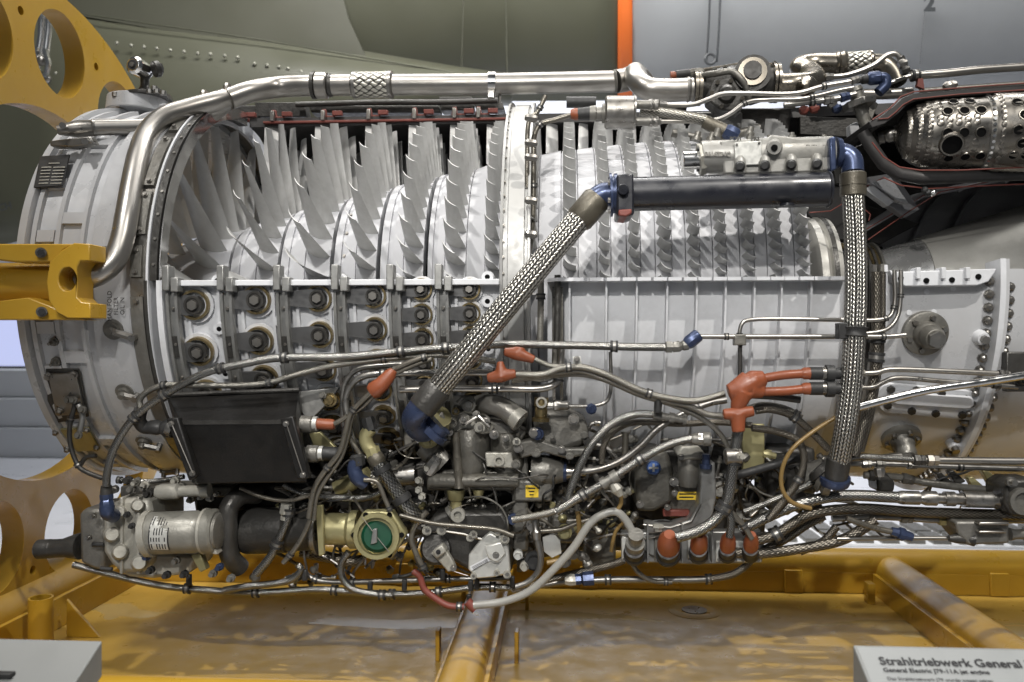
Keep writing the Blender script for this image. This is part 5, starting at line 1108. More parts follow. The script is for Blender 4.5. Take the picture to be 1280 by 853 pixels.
for x, y, r, m in ((566, 528, 6, 'cast_light'), (600, 534, 7, 'cast_light'), (618, 543, 6, 'steel'), (570, 514, 5, 'brass'), (586, 506, 9, 'cast_metal'), (580, 524, 8, 'cast_metal'), (596, 518, 5, 'dull_steel'), (562, 540, 5, 'steel'), (608, 526, 5, 'steel'), (632, 548, 4, 'steel'), (646, 552, 5, 'cast_light')):
    o = knob(fcb, x, y, -.46, r, .018, m, 14, 'stud_nut'); knob(o, x, y, -.478, r * .5, .006, 'dull_steel', 6)
MB().tube(px3([(572, 504), (578, 498), (590, 498), (594, 508)], -.46), 3 * sA, 8).build('bail', 'cast_metal', fcb); MB().tube(px3([(582, 530), (598, 520), (612, 534)], -.475), 2.4 * sA, 8).build('linkage', 'steel', fcb)
inl = coll(eng, (548, 520, -.50), (534, 552, -.44), 0, [(0, 17), (.35, 19), (.4, 14), (.75, 15), (1, 12)], 'olive_gold', 20, 'inlet_neck')
Pl(inl, 'inlet_block', 'cast_light', [(536, 536), (552, 514), (558, 526), (542, 550)], -.50, .05, .004); knob(inl, 535, 552, -.49, 6, .02, 'olive_gold', 8, 'nut'); knob(inl, 527, 545, -.50, 4, .02, 'dull_steel', 6)
coll(eng, (530, 556), (556, 580), -.43, [(0, 15), (.4, 16), (.5, 13), (1, 14)], 'cast_metal', 20, 'inlet_pipe'); coll(eng, (548, 570), (534, 592), -.45, [(0, 7), (.3, 9), (.7, 9), (1, 7)], 'dull_steel', 8, 'pipe_union')
for x, y in ((524, 600), (528, 620), (524, 612), (535, 585)): knob(eng, x, y, -.45, 5, .02, 'cast_light', 6, 'nut')
coll(eng, (570, 612), (570, 642), -.42, [(0, 12), (.4, 10), (.5, 7), (1, 8)], 'olive_gold', 18, 'drain_stub'); coll(eng, (598, 612), (598, 622), -.42, [(0, 8), (1, 5)], 'olive_gold', 12, 'drain_stub')
bk2 = Bx(eng, 'valve_block', 'cast_metal', 640, 568, 660, 690, -.41, .1, .006); Bx(bk2, 'block_foot', 'cast_metal', 642, 600, 690, 628, -.42, .08, .006)
lb2 = Bx(bk2, 'yellow_label', 'yellow_label', 657, 607, 673, 622, -.4215, .002, 0); 
for i in range(3): Bx(lb2, 'label_print', 'print_black', 660 + i, 610 + i * 4, 669 - i, 611.4 + i * 4, -.4222, .0006, 0)
mp_ = Pl(eng, 'metering_pump', 'cast_metal', [(664, 524), (682, 512), (712, 512), (730, 522), (738, 540), (732, 556), (704, 566), (676, 560)], -.43, .14, .014)
coll(mp_, (664, 588), (704, 590), -.40, [(0, 17), (.3, 20), (.6, 18), (1, 13)], 'cast_metal', 26, 'pump_nose'); coll(mp_, (700, 590), (708, 590), -.40, [(0, 13), (1, 12)], 'blue_anodized', 22, 'blue_band'); coll(mp_, (707, 590), (732, 589), -.40, [(0, 9), (.5, 9), (.5, 11), (.7, 11), (.75, 7), (1, 7)], 'steel', 16, 'pump_outlet')
Pl(mp_, 'pump_flange', 'cast_metal', [(645, 553), (672, 548), (704, 560), (730, 560), (738, 548), (738, 568), (708, 574), (680, 566), (650, 574)], -.44, .04, .005)
for x, y, r in ((648, 560, 6), (670, 566, 6), (702, 562, 5), (734, 552, 5), (717, 524, 7), (690, 545, 4), (668, 541, 7), (730, 544, 5), (712, 570, 5), (645, 580, 6)): knob(mp_, x, y, -.45, r, .016, random.choice(['cast_metal', 'steel', 'cast_dark']), 10)
knob(mp_, 672, 542, -.45, 8, .012, 'blue_anodized', 12, 'blue_plug')
bv = coll(eng, (676, 527), (677, 497), -.47, [(0, 11), (.15, 11), (.2, 8), (.6, 8), (.65, 9.5), (1, 9)], 'brass', 18, 'brass_valve'); ring(bv, 677, 503, -.482, 7, 2.5, 'cast_light', .008); coll(bv, (683, 507), (712, 507), -.47, [(0, 5), (.3, 5), (.35, 7), (.6, 7), (.65, 6), (.9, 6), (1, 4)], 'dull_steel', 8, 'valve_union')
knob(eng, 739, 511, -.49, 7, .022, 'blue_anodized', 8, 'blue_nut')
hose('copper_tube', [(712, 508), (745, 507), (758, 502), (763, 490), (763, 440)], -.49, 2.6, 'dull_steel', eng)
# ---- lever plate
lv = Pl(eng, 'lever_housing', 'cast_dark', [(528, 662), (540, 648), (560, 640), (628, 640), (640, 660), (640, 716), (600, 722), (566, 702), (530, 700)], -.44, .12, .008)
coll(lv, (545, 686, -.455), (545, 686, -.43), 0, [(0, 17), (.5, 20), (1, 20)], 'cast_dark', 26, 'cam_drum'); Pl(lv, 'lever', 'cast_light', [(538, 692), (554, 682), (566, 702), (570, 712), (560, 716), (550, 704)], -.475, .02, .003); Pl(lv, 'lever', 'cast_light', [(540, 690), (552, 681), (558, 690), (546, 699)], -.49, .03, .003); knob(lv, 548, 690, -.49, 3, .006, 'print_black', 10, 'lever_pin'); knob(lv, 567, 710, -.478, 4, .01, 'steel', 12)
qd = Pl(lv, 'quadrant', 'label_silver', [(586, 694), (600, 676), (612, 666), (624, 672), (634, 672), (638, 716), (618, 722), (596, 724), (585, 712)], -.475, .02, .003)
for x, y, r in ((552, 663, 6), (534, 663, 6), (592, 668, 5), (588, 672, 5), (620, 694, 9), (631, 674, 6), (634, 718, 5), (621, 716, 4), (622, 666, 4), (592, 720, 4)): o = knob(lv, x, y, -.478, r, .012, 'cast_light' if r < 9 else 'label_silver', 16); knob(o, x, y, -.489, r * .5, .004, 'dull_steel', 8)
Pl(qd, 'quadrant_arm', 'label_silver', [(606, 684), (626, 678), (632, 692), (622, 704), (610, 698)], -.488, .01, .002); Pl(qd, 'arm_label', 'white_paint', [(587, 709), (611, 696), (613, 701), (589, 714)], -.479, .003, 0)
for i in range(3): MB().tube(px3([(590 + i, 709.5 + i * 1.3), (609 + i * .6, 699.3 + i * 1.3)], -.4796), .0004, 4).build('label_print', 'print_black', qd)
MB().tube(px3([(555, 664), (580, 668), (592, 672), (606, 675)], -.47), 1.6 * sA, 6).build('linkage', 'steel', lv); MB().tube(px3([(566, 714), (585, 720)], -.47), .0008, 5).build('lock_wire', 'steel', lv)
coll(eng, (562, 643), (566, 640), -.46, [(0, 10), (1, 10)], 'cast_metal', 12, 'top_union'); ring(eng, 573, 643, -.47, 9, 4, 'cast_light', .012, 'sight_ring')
Pl(eng, 'pump_tag', 'label_silver', [(678, 672), (692, 667), (700, 676), (702, 692), (690, 698), (680, 690)], -.47, .006, .001)
for x, y, m, r in ((666, 655, 'steel', 8), (648, 650, 'cast_metal', 9), (648, 692, 'label_silver', 6), (668, 700, 'rubber', 12), (656, 706, 'cast_light', 6), (706, 664, 'olive_gold', 9), (716, 690, 'tan_hose', 8), (706, 700, 'cast_metal', 8), (642, 648, 'blue_anodized', 7)): knob(eng, x, y, -.44, r, .03, m, 14, 'fitting')
coll(eng, (668, 644), (671, 674), -.48, [(0, 5), (.3, 6), (.3, 4), (.6, 4), (.7, 6), (1, 5)], 'steel', 10, 'pipe_union'); hose('steel_tube', [(671, 670), (676, 700), (672, 716), (660, 728), (645, 734)], -.48, 4.5, 'dull_steel', eng)
Bx(eng, 'valve_box', 'control_grey', 728, 656, 770, 712, -.36, .1, .006); Bx(eng, 'valve_box', 'cast_metal', 690, 648, 726, 680, -.38, .1, .006)
for k in range(10): x = random.uniform(700, 775); y = random.uniform(650, 715); coll(eng, (x, y), (x + random.uniform(-14, 14), y + random.uniform(-10, 10)), -.42, [(0, 4), (.4, 6), (.7, 6), (1, 4)], random.choice(['olive_gold', 'cast_metal', 'label_silver', 'cast_dark', 'brass']), 8, 'fitting')
# ---- right hand pump
rp_ = Pl(eng, 'booster_pump', 'control_grey', [(794, 590), (800, 570), (814, 562), (836, 566), (842, 590), (842, 628), (818, 640), (796, 640)], -.43, .14, .010)
Pl(rp_, 'pump_side', 'control_grey', [(836, 604), (880, 600), (886, 640), (866, 652), (836, 648)], -.42, .12, .008); coll(rp_, (862, 570), (860, 608), -.43, [(0, 12), (.1, 14), (.8, 14), (1, 11)], 'cast_metal', 26, 'pump_barrel')
Pl(rp_, 'barrel_flange', 'cast_light', [(846, 568), (852, 558), (874, 558), (882, 568), (876, 575), (852, 576)], -.455, .07, .004); coll(rp_, (859, 560), (860, 545), -.44, [(0, 7), (.4, 7), (.4, 4), (1, 3.5)], 'steel', 12, 'barrel_stem')
for x, y, r in ((851, 571, 4), (877, 570, 4), (843, 616, 4), (800, 630, 5), (834, 634, 4), (806, 574, 4), (842, 602, 6)): knob(rp_, x, y, -.455, r, .014, 'dull_steel', 8)
pg_ = coll(rp_, (817, 585, -.455), (817, 585, -.43), 0, [(0, 7), (.2, 8.5), (1, 9)], 'blue_bright', 24, 'blue_plug'); Bx(pg_, 'plug_slot', 'label_silver', 811, 584, 823, 586.5, -.457, .003, 0); Bx(pg_, 'plug_slot', 'label_silver', 815.7, 580, 818.3, 590, -.4571, .003, 0)
for a in range(0, 360, 45): 
    pass
yl = Bx(rp_, 'yellow_label', 'yellow_label', 846, 615, 873, 625, -.4215, .002, 0)
for i in range(2): Bx(yl, 'label_print', 'print_black', 849, 617 + i * 4, 870 - i * 3, 618.6 + i * 4, -.4222, .0006, 0)
Bx(rp_, 'red_plate', 'red_paint', 829, 638, 862, 646, -.435, .02, .002)
ar = Pl(eng, 'support_arm', 'bracket_steel', [(875, 582), (894, 578), (896, 620), (890, 650), (872, 664), (850, 668), (808, 668), (806, 655), (838, 658), (862, 650), (874, 630), (876, 606)], -.47, .05, .004); MB().tube(px3([(804, 656), (838, 660), (864, 652), (876, 630)], -.478), .0012, 5).build('arm_edge', 'steel', ar)
coll(ar, (882, 586), (883, 568), -.48, [(0, 7), (.3, 8), (.3, 5), (1, 5)], 'blue_anodized', 10, 'blue_nut')
coll(eng, (823, 656, -.50), (823, 664, -.50), 0, [(0, 7), (.4, 8), (.4, 5), (1, 5)], 'cast_light', 6, 'panel_bolt')
# ---- connector panel
cp_ = Pl(eng, 'connector_panel', 'bracket_steel', [(776, 666), (952, 664), (956, 676), (953, 704), (870, 706), (778, 702)], -.46, .03, .003)
for x, w in ((792, 15), (834, 16), (873, 13)): Bx(cp_, 'connector_frame', 'label_silver' if x != 834 else 'cast_metal', x - w, 671, x + w, 702, -.466, .008, .002)
Bx(cp_, 'connector_frame', 'label_silver', 895, 677, 952, 703, -.466, .008, .002)
for x in (810, 853, 891): Bx(cp_, 'panel_rib', 'bracket_steel', x - .8, 656, x + .8, 704, -.49, .03, 0)
for x, r, m in ((793, 12, 'rubber'), (835, 13.5, 'orange_rubber'), (873, 10.5, 'orange_rubber'), (909, 9.5, 'orange_rubber'), (938, 9, 'orange_rubber')):
    o = coll(cp_, (x, 694, -.47), (x, 686, -.52), 0, [(0, r * 1.15), (.3, r * 1.15), (.35, r), (1, r)], 'rubber', 24, 'connector'); coll(o, (x, 689, -.505), (x + 2, 668, -.545), 0, [(0, r * 1.02), (.45, r * 1.04), (.75, r * .9), (1, r * .5)] if m != 'rubber' else [(0, r), (.5, r), (.5, r * .7), (1, r * .8)], m if m != 'rubber' else 'cast_metal', 24, 'connector_boot')
    for dx in (-1, 1): knob(o, x + dx * r * 1.05, 700, -.468, 2.4, .006, 'dull_steel', 8, 'screw')
# ================================================================== HOSES AND CABLES
YH = -.53
H = lambda nm, pts, Y, r, m, cl=(), nu=(), par=eng: hose(nm, pts, Y, r, m, par, cl, nu)
H('braided_hose', [(133, 608), (134, 592), (142, 562), (168, 522), (212, 490), (258, 466), (300, 456), (345, 448), (430, 446), (530, 437), (625, 431), (720, 432), (800, 434), (846, 434)], YH, 5.6, 'braid_small', (.235, .30, .42, .56, .68, .72, .90), ((.99, 'cast_metal'),))
f = coll(eng, (844, 434), (860, 431), YH, [(0, 6), (.3, 7), (.5, 5), (.6, 6.5), (1, 6.5)], 'cast_metal', 8, 'hose_end'); coll(f, (858, 431), (874, 418), YH, [(0, 7), (.2, 8.5), (.9, 8.5), (1, 7)], 'blue_anodized', 8, 'blue_union')
H('steel_rod_tube', [(872, 421), (925, 421), (1060, 421), (1110, 421), (1132, 419)], -.53, 3, 'steel', (.2, .72))
H('thin_tube', [(925, 440), (925, 412), (929, 403), (938, 400), (1050, 400), (1098, 400), (1112, 396), (1118, 382), (1118, 338)], -.52, 2.6, 'steel', (.1, .7, .86)); H('thin_tube', [(1076, 418), (1108, 412), (1121, 398), (1126, 370), (1126, 338)], -.52, 2.6, 'steel', (.75,))
H('thin_tube', [(925, 424), (925, 470)], -.52, 3, 'cast_dark', (.1, .95)); Bx(eng, 'tube_bracket', 'cast_metal', 918, 418, 933, 432, -.535, .02, .002)
H('braided_hose', [(176, 512), (175, 500), (184, 490), (205, 482), (250, 482), (330, 480), (372, 468), (412, 458), (480, 449), (560, 444), (620, 452)], -.52, 4.4, 'braid_tan', (.30, .52, .80))
H('steel_tube', [(444, 560), (434, 520), (432, 500), (440, 480), (456, 470), (490, 467), (560, 466), (640, 467), (662, 468)], -.49, 5, 'dull_steel', (.6, .85)); H('steel_tube', [(432, 560), (428, 505), (432, 478), (445, 463), (480, 457), (520, 455)], -.48, 4, 'dull_steel')
H('steel_tube', [(500, 487), (560, 486), (640, 486), (682, 485), (696, 478), (700, 462), (702, 435)], -.48, 4.6, 'steel', (.3, .75)); H('steel_tube', [(640, 470), (680, 474), (690, 470), (694, 430)], -.48, 4, 'cast_metal')
# orange moulded boots
def boot(parts, name='cable_boot', par=eng, Y=-.56):
    b = MB()
    for pts, rs in parts:
        P = px3(pts, Y); b.tube(P, .01, 14, True, [r * S(Y) for r in rs])
    return b
o1 = boot([([(492, 463), (488, 468), (478, 480), (468, 488), (464, 491)], [5, 8, 10, 11.5, 9])]).build('cable_boot', 'orange_rubber', eng)
def teeb(arms, Y=-.56): 
    me = boot(arms, Y=Y); o = me.build('cable_boot', 'orange_rubber', eng, 0, 60)
    r = o.modifiers.new('blend', 'REMESH'); r.mode = 'VOXEL'; r.voxel_size = .0022; r.use_smooth_shade = True
    s = o.modifiers.new('soften', 'SMOOTH'); s.factor = .5; s.iterations = 4
    return o
teeb([([(609, 473), (626, 470), (645, 467)], [5.5, 9, 5.5]), ([(627, 472), (625, 452)], [10, 4])])
teeb([([(630, 440), (646, 442), (668, 450)], [5, 9, 5]), ([(648, 446), (650, 434)], [9, 6])], -.55)
teeb([([(910, 490), (925, 486), (944, 476), (956, 472)], [9, 13, 14, 9]), ([(928, 490), (922, 508), (920, 514)], [14, 9, 7]), ([(940, 486), (955, 490)], [13, 8]), ([(918, 488), (936, 474)], [11, 12])], -.58)
teeb([([(904, 518), (922, 517), (942, 514)], [6.5, 8, 6.5]), ([(922, 516), (923, 540)], [10, 8])], -.585)
for pts in ([(950, 474), (980, 469), (1010, 467)], [(950, 490), (980, 489), (1010, 486)]):
    o = H('orange_sleeve', pts, -.575, 5.6, 'orange_rubber'); e = pts[-1]
    coll(o, (e[0] - 8, e[1]), (e[0] + 4, e[1]), -.575, [(0, 6), (.3, 7.5), (1, 7.5)], 'orange_rubber', 16, 'sleeve_end'); coll(o, (e[0] + 2, e[1]), (e[0] + 42, e[1]), -.575, [(0, 8), (.4, 8), (.4, 6.5), (.48, 6.5), (.5, 10.5), (.75, 10.5), (.76, 7), (1, 7)], 'rubber', 20, 'cable_connector')
    coll(o, (e[0] + 17, e[1]), (e[0] + 22, e[1]), -.575, [(0, 8.2), (1, 8.2)], 'dull_steel', 18, 'connector_ring')
H('thin_tube', [(1075, 467), (1096, 466), (1106, 463), (1118, 462), (1200, 465), (1262, 468)], -.53, 3.4, 'steel', (), ((.02, 'cast_metal'), (.98, 'cast_dark'))); H('thin_tube', [(1073, 485), (1092, 484), (1104, 478), (1118, 473), (1180, 477), (1272, 484)], -.53, 3.4, 'dull_steel', (), ((.02, 'cast_metal'), (.95, 'cast_dark')))
H('bright_rod', [(1060, 513), (1100, 502), (1160, 488), (1220, 479), (1285, 469), (1420, 452)], -.56, 5, 'polished')
# cables from the boots
H('cable', [(492, 462), (520, 450), (534, 446)], -.55, 3.8, 'tan_hose', (.9,)); H('cable', [(495, 466), (525, 454), (540, 449)], -.545, 3.6, 'tan_hose')
H('cable', [(466, 489), (452, 502), (438, 518), (432, 540), (424, 566), (404, 592), (394, 608), (390, 622), (386, 648)], -.52, 3.8, 'tan_hose', (.22, .60)); H('cable', [(470, 490), (456, 506), (442, 518), (434, 548), (426, 572), (408, 598), (396, 620), (392, 650)], -.51, 3.6, 'tan_hose', ()); H('cable', [(418, 530), (426, 526), (434, 520)], -.52, 3.6, 'tan_hose'); H('cable', [(433, 522), (438, 548), (446, 562), (452, 572)], -.5, 3.2, 'tan_hose'); H('cable', [(455, 600), (470, 602), (482, 626), (488, 640)], -.51, 3.2, 'tan_hose', (.95,))
H('cable', [(668, 449), (690, 458), (706, 458), (722, 459)], -.55, 3.6, 'braid_tan'); H('braided_hose', [(645, 468), (680, 468), (700, 461), (726, 459), (752, 466), (800, 488), (826, 496), (870, 501), (906, 492)], -.56, 4.6, 'braid_tan', (.31, .68)); H('braided_hose', [(640, 473), (700, 466), (726, 464), (756, 474), (804, 494), (826, 500), (862, 508), (884, 518), (904, 520)], -.55, 4.4, 'braid_tan', ()); H('braided_hose', [(640, 476), (720, 468), (750, 473), (800, 494), (840, 506), (880, 525), (902, 545), (910, 560)], -.54, 3.8, 'braid_tan')
Pl(eng, 'clamp_stand', 'label_silver', [(716, 446), (726, 446), (728, 462), (716, 462)], -.56, .006, .001); knob(eng, 721, 449, -.565, 4, .01, 'steel', 8); coll(eng, (823, 498), (822, 516), -.55, [(0, 4), (.3, 5), (.8, 5), (1, 4)], 'rubber', 10, 'clamp_link')
H('braided_hose', [(706, 634), (714, 610), (726, 580), (744, 550), (768, 528), (795, 518), (816, 518)], -.53, 5.5, 'braid_small', (.06,)); H('dark_hose', [(752, 580), (754, 560), (764, 542), (785, 530), (810, 528), (850, 530), (900, 528), (940, 532)], -.50, 4.5, 'braid_dark'); coll(eng, (814, 518), (858, 526), -.52, [(0, 4), (.1, 6), (.3, 6), (.3, 5), (.5, 5), (.5, 7), (.65, 7), (.65, 5), (.9, 5), (.9, 7), (1, 7)], 'cast_metal', 10, 'pipe_union')
H('steel_hose', [(728, 590), (750, 586), (776, 576), (800, 558), (822, 536), (850, 520), (886, 504), (908, 500)], -.50, 5, 'dull_steel', (.8,)); H('steel_hose', [(940, 494), (970, 496), (1000, 500)], -.54, 5, 'cast_dark')
H('braided_hose', [(695, 640), (724, 622), (762, 600), (800, 575), (836, 556), (862, 549), (886, 549)], -.54, 5.8, 'braid_small', (.2, .5), ((.96, 'dull_steel'),)); coll(eng, (864, 549), (888, 549), -.54, [(0, 6), (.2, 8), (.5, 8), (.5, 6.5), (.6, 9), (1, 9)], 'cast_metal', 10, 'hose_end')
H('braided_hose', [(640, 650), (690, 640), (730, 620), (770, 594)], -.50, 5, 'braid_tan'); coll(eng, (752, 606), (772, 594), -.55, [(0, 8), (.3, 8), (.3, 6), (.6, 6), (.6, 8.5), (1, 8.5)], 'cast_metal', 10, 'pipe_union'); coll(eng, (766, 604), (776, 620), -.55, [(0, 5), (.5, 8), (.7, 6), (1, 4)], 'cast_light', 8, 'tee_nut')
coll(eng, (781, 580), (782, 540), -.48, [(0, 4.5), (.92, 4), (.93, 6), (1, 6)], 'tan_hose', 12, 'stand_rod'); H('amber_tube', [(776, 618), (776, 630), (770, 640)], -.52, 3, 'amber_tube')
H('braided_hose', [(923, 536), (918, 570), (914, 600), (908, 628), (894, 650), (872, 664), (845, 672)], -.56, 7, 'braid_small', (.2, .55)); coll(eng, (905, 571), (928, 570), -.565, [(0, 7), (.1, 10), (.9, 10), (1, 7)], 'dull_steel', 18, 'band_clamp'); knob(eng, 925, 570, -.58, 5, .02, 'cast_light', 6, 'nut')
H('braided_hose', [(875, 670), (886, 656), (902, 640), (910, 628)], -.53, 5.5, 'braid_dark'); H('braided_hose', [(912, 672), (914, 650), (908, 630)], -.55, 5.5, 'braid_small'); H('cable', [(940, 674), (930, 658), (914, 640)], -.55, 3.6, 'tan_hose', (.5,))
H('cable', [(944, 514), (962, 512), (990, 520), (1010, 536), (1036, 562)], -.53, 5, 'braid_dark', (.55,)); H('cable', [(930, 512), (955, 506), (985, 512), (1002, 522)], -.52, 4, 'braid_tan', (.9,)); H('cable', [(940, 535), (972, 540), (998, 552), (1005, 572), (1000, 596), (980, 626), (960, 650)], -.52, 5, 'braid_dark', (.7,)); H('dark_hose', [(905, 598), (930, 592), (965, 582), (1000, 572)], -.48, 6, 'rubber')
H('amber_tube', [(1044, 522), (1016, 540), (990, 562), (978, 586), (978, 612), (990, 628), (1014, 636)], -.55, 3, 'amber_tube')
Bx(eng, 'heat_shield', 'olive_gold', 928, 530, 956, 590, -.44, .01, .003)
# bottom loops
H('braided_hose', [(92, 706), (130, 716), (200, 732), (260, 738), (320, 741), (400, 737), (440, 740), (490, 743), (540, 741), (600, 734), (655, 736)], -.42, 5, 'braid_small', (.27, .41, .55, .70, .82, .93)); H('braided_hose', [(280, 738), (310, 733), (340, 730), (366, 724), (376, 712), (372, 706)], -.44, 5, 'braid_small'); H('steel_tube', [(376, 712), (388, 722), (404, 727), (500, 726), (560, 724), (640, 723)], -.40, 4, 'dull_steel', (.3, .5, .8)); H('dark_hose', [(436, 690), (427, 704), (428, 722), (440, 736), (468, 743), (490, 744)], -.46, 5, 'braid_small', (.9,))
H('braided_hose', [(320, 718), (338, 696), (346, 680), (358, 652), (362, 632)], -.46, 6, 'braid_small', (.5, .9)); H('cable', [(388, 650), (378, 672), (366, 690), (354, 704)], -.48, 3.6, 'tan_hose', (.8,)); coll(eng, (356, 650), (358, 630), -.46, [(0, 6), (.3, 6), (.4, 8), (1, 7)], 'cast_light', 8, 'hose_end')
H('cable', [(500, 644), (540, 654), (580, 658), (620, 662), (642, 670)], -.49, 3, 'tan_hose'); H('cable', [(534, 640), (520, 656), (514, 674), (520, 692), (530, 712)], -.47, 4, 'tan_hose', (.97,))
H('red_tube', [(516, 714), (524, 720), (530, 736), (544, 748), (560, 757), (580, 759)], -.46, 4.6, 'red_paint', (.97,)); coll(eng, (584, 752), (594, 762), -.46, [(0, 6), (1, 6)], 'red_paint', 12, 'tube_joint')
H('white_hose', [(592, 757), (630, 752), (664, 738), (692, 712), (716, 686), (738, 654), (752, 644), (770, 640), (782, 650), (792, 668)], -.52, 5.6, 'white_hose', ()); 
H('dark_hose', [(640, 736), (700, 722), (770, 704), (780, 700)], -.42, 5.5, 'braid_dark'); H('steel_tube', [(640, 738), (700, 728), (760, 725), (860, 725), (890, 724)], -.42, 5, 'dull_steel', (.5, .97)); H('dark_hose', [(888, 724), (916, 718), (934, 706), (944, 692)], -.44, 5, 'braid_dark'); H('cable', [(790, 704), (798, 716), (814, 726), (840, 728)], -.45, 3.4, 'tan_hose', (.95,)); coll(eng, (716, 725), (742, 723), -.44, [(0, 7), (.4, 7), (.4, 5), (.5, 9), (1, 9)], 'blue_anodized', 8, 'blue_union'); coll(eng, (706, 725), (720, 725), -.44, [(0, 6), (.5, 8), (1, 7)], 'cast_light', 8, 'pipe_union')
H('amber_tube', [(722, 640), (724, 660), (722, 680), (706, 698), (684, 704)], -.49, 3.6, 'amber_tube'); H('tan_tube', [(676, 664), (700, 662), (722, 654), (748, 646)], -.48, 3.4, 'tan_hose'); H('tan_tube', [(766, 676), (764, 690), (770, 664), (784, 650)], -.47, 2.6, 'amber_tube')
for x, y in ((380, 727), (462, 742), (505, 739), (553, 726), (588, 740), (596, 738), (640, 735), (586, 758), (235, 733)): Bx(eng, 'clip_stay', 'rubber', x - 3, y - 14, x + 3, y, -.44, .01, .002)
# right hand bundle
RB = -.50
H('steel_hose', [(930, 640), (965, 626), (1010, 606), (1050, 580), (1068, 572), (1110, 573), (1146, 575)], RB, 4.5, 'braid_small'); H('steel_tube', [(1140, 575), (1200, 576), (1300, 577), (1420, 578)], RB, 4.5, 'steel', (), ((.05, 'cast_dark'), (.16, 'steel')))
H('steel_tube', [(1062, 580), (1100, 580), (1200, 584), (1300, 587), (1420, 590)], RB + .03, 4, 'dull_steel', (.5,), ((.15, 'dull_steel'), (.28, 'cast_metal'), (.36, 'dull_steel')))
H('dark_hose', [(925, 664), (960, 646), (1000, 630), (1050, 620), (1124, 622)], RB, 7, 'braid_small', ()); coll(eng, (1122, 622), (1300, 627), RB, [(0, 7), (.03, 8.5), (.15, 8.5), (.15, 6), (.2, 9), (.27, 9), (.27, 6.5), (.33, 6.5), (.33, 9), (.4, 9), (.4, 7), (.46, 7), (.46, 10), (.66, 10), (.66, 7), (1, 7)], 'dull_steel', 16, 'coupling_pipe')
H('dark_hose', [(930, 680), (970, 668), (1010, 644), (1070, 636), (1140, 640), (1300, 645)], RB + .02, 6.5, 'braid_dark', (.2,)); H('steel_tube', [(1040, 648), (1100, 646), (1180, 650), (1300, 650)], RB + .04, 5, 'dull_steel', (), ((.5, 'cast_metal'), (.7, 'olive_gold')))
H('steel_tube', [(1080, 594), (1124, 597), (1160, 604), (1230, 612), (1300, 616)], RB + .05, 5, 'cast_metal', (), ((.1, 'cast_dark'), (.35, 'dull_steel')))
H('dark_hose', [(905, 690), (950, 692), (1000, 686), (1050, 676), (1080, 660), (1094, 650)], RB + .03, 6.5, 'braid_dark'); H('dark_hose', [(955, 688), (985, 672), (1010, 655), (1030, 645)], RB + .05, 6, 'braid_dark'); H('dark_hose', [(1000, 690), (1030, 676), (1046, 658)], RB + .06, 5.5, 'braid_dark')
H('steel_tube', [(1046, 674), (1120, 673), (1200, 673)], RB + .02, 2.6, 'steel'); H('dark_hose', [(1058, 648), (1080, 656), (1100, 662), (1120, 666)], RB, 4, 'tan_hose'); coll(eng, (1114, 664), (1140, 672), RB, [(0, 5), (.3, 6), (.35, 8), (.6, 8), (.6, 6.5), (1, 5.5)], 'blue_anodized', 8, 'blue_union')
ac = Pl(eng, 'actuator', 'cast_metal', [(1194, 652), (1262, 652), (1262, 680), (1210, 682), (1198, 668)], RB - .01, .08, .005); Bx(ac, 'actuator_bar', 'steel', 1224, 653, 1262, 657, RB - .03, .02, .002); Bx(ac, 'actuator_bar', 'steel', 1224, 664, 1258, 667, RB - .03, .02, .002); coll(ac, (1186, 673), (1216, 674), RB, [(0, 4), (.3, 6), (.7, 6), (1, 9)], 'cast_dark', 12, 'actuator_end'); coll(ac, (1262, 668), (1300, 668), RB, [(0, 8), (.2, 6), (.5, 6), (.5, 9), (1, 9)], 'cast_metal', 16, 'actuator_rod')
Pl(eng, 'end_fitting', 'cast_dark', [(1256, 608), (1268, 600), (1300, 600), (1300, 648), (1266, 646), (1256, 630)], RB - .03, .08, .006); ring(eng, 1276, 626, RB - .03, 16, 5, 'cast_metal', .012, 'fitting_ring'); knob(eng, 1262, 602, RB - .04, 6, .02, 'dull_steel', 12); knob(eng, 1272, 474, -.52, 9, .03, 'cast_dark', 12); Bx(eng, 'bolt_tab', 'cast_dark', 1258, 440, 1300, 490, -.49, .02, .003)
Pl(eng, 'drain_elbow', 'cast_dark', [(1096, 592), (1110, 592), (1120, 604), (1118, 616), (1098, 616)], RB + .04, .06, .006); coll(eng, (1099, 585), (1100, 596), RB - .02, [(0, 6), (.4, 7), (1, 5)], 'steel', 8, 'pipe_union')
for x, y in ((1170, 600), (1186, 598), (1210, 606), (1228, 597)): Pl(eng, 'pipe_stay', 'olive_gold' if x > 1200 else 'cast_dark', [(x, y - 8), (x + 6, y - 10), (x + 22, y + 4), (x + 10, y + 10)], RB + .06, .02, .002)
coll(eng, (1000, 600), (1030, 592), -.46, [(0, 16), (.3, 20), (.6, 17), (1, 19)], 'cast_metal', 24, 'pump_neck'); Bx(eng, 'pump_block', 'cast_dark', 960, 560, 1020, 640, -.38, .14, .010)
for k in range(14):
    x = random.uniform(930, 1060); y = random.uniform(560, 650); coll(eng, (x, y), (x + random.uniform(-16, 16), y + random.uniform(-12, 12)), -.44, [(0, 4), (.3, 6), (.6, 6), (.6, 4), (1, 4)], random.choice(['cast_dark', 'cast_metal', 'dull_steel', 'olive_gold', 'steel']), 8, 'fitting')
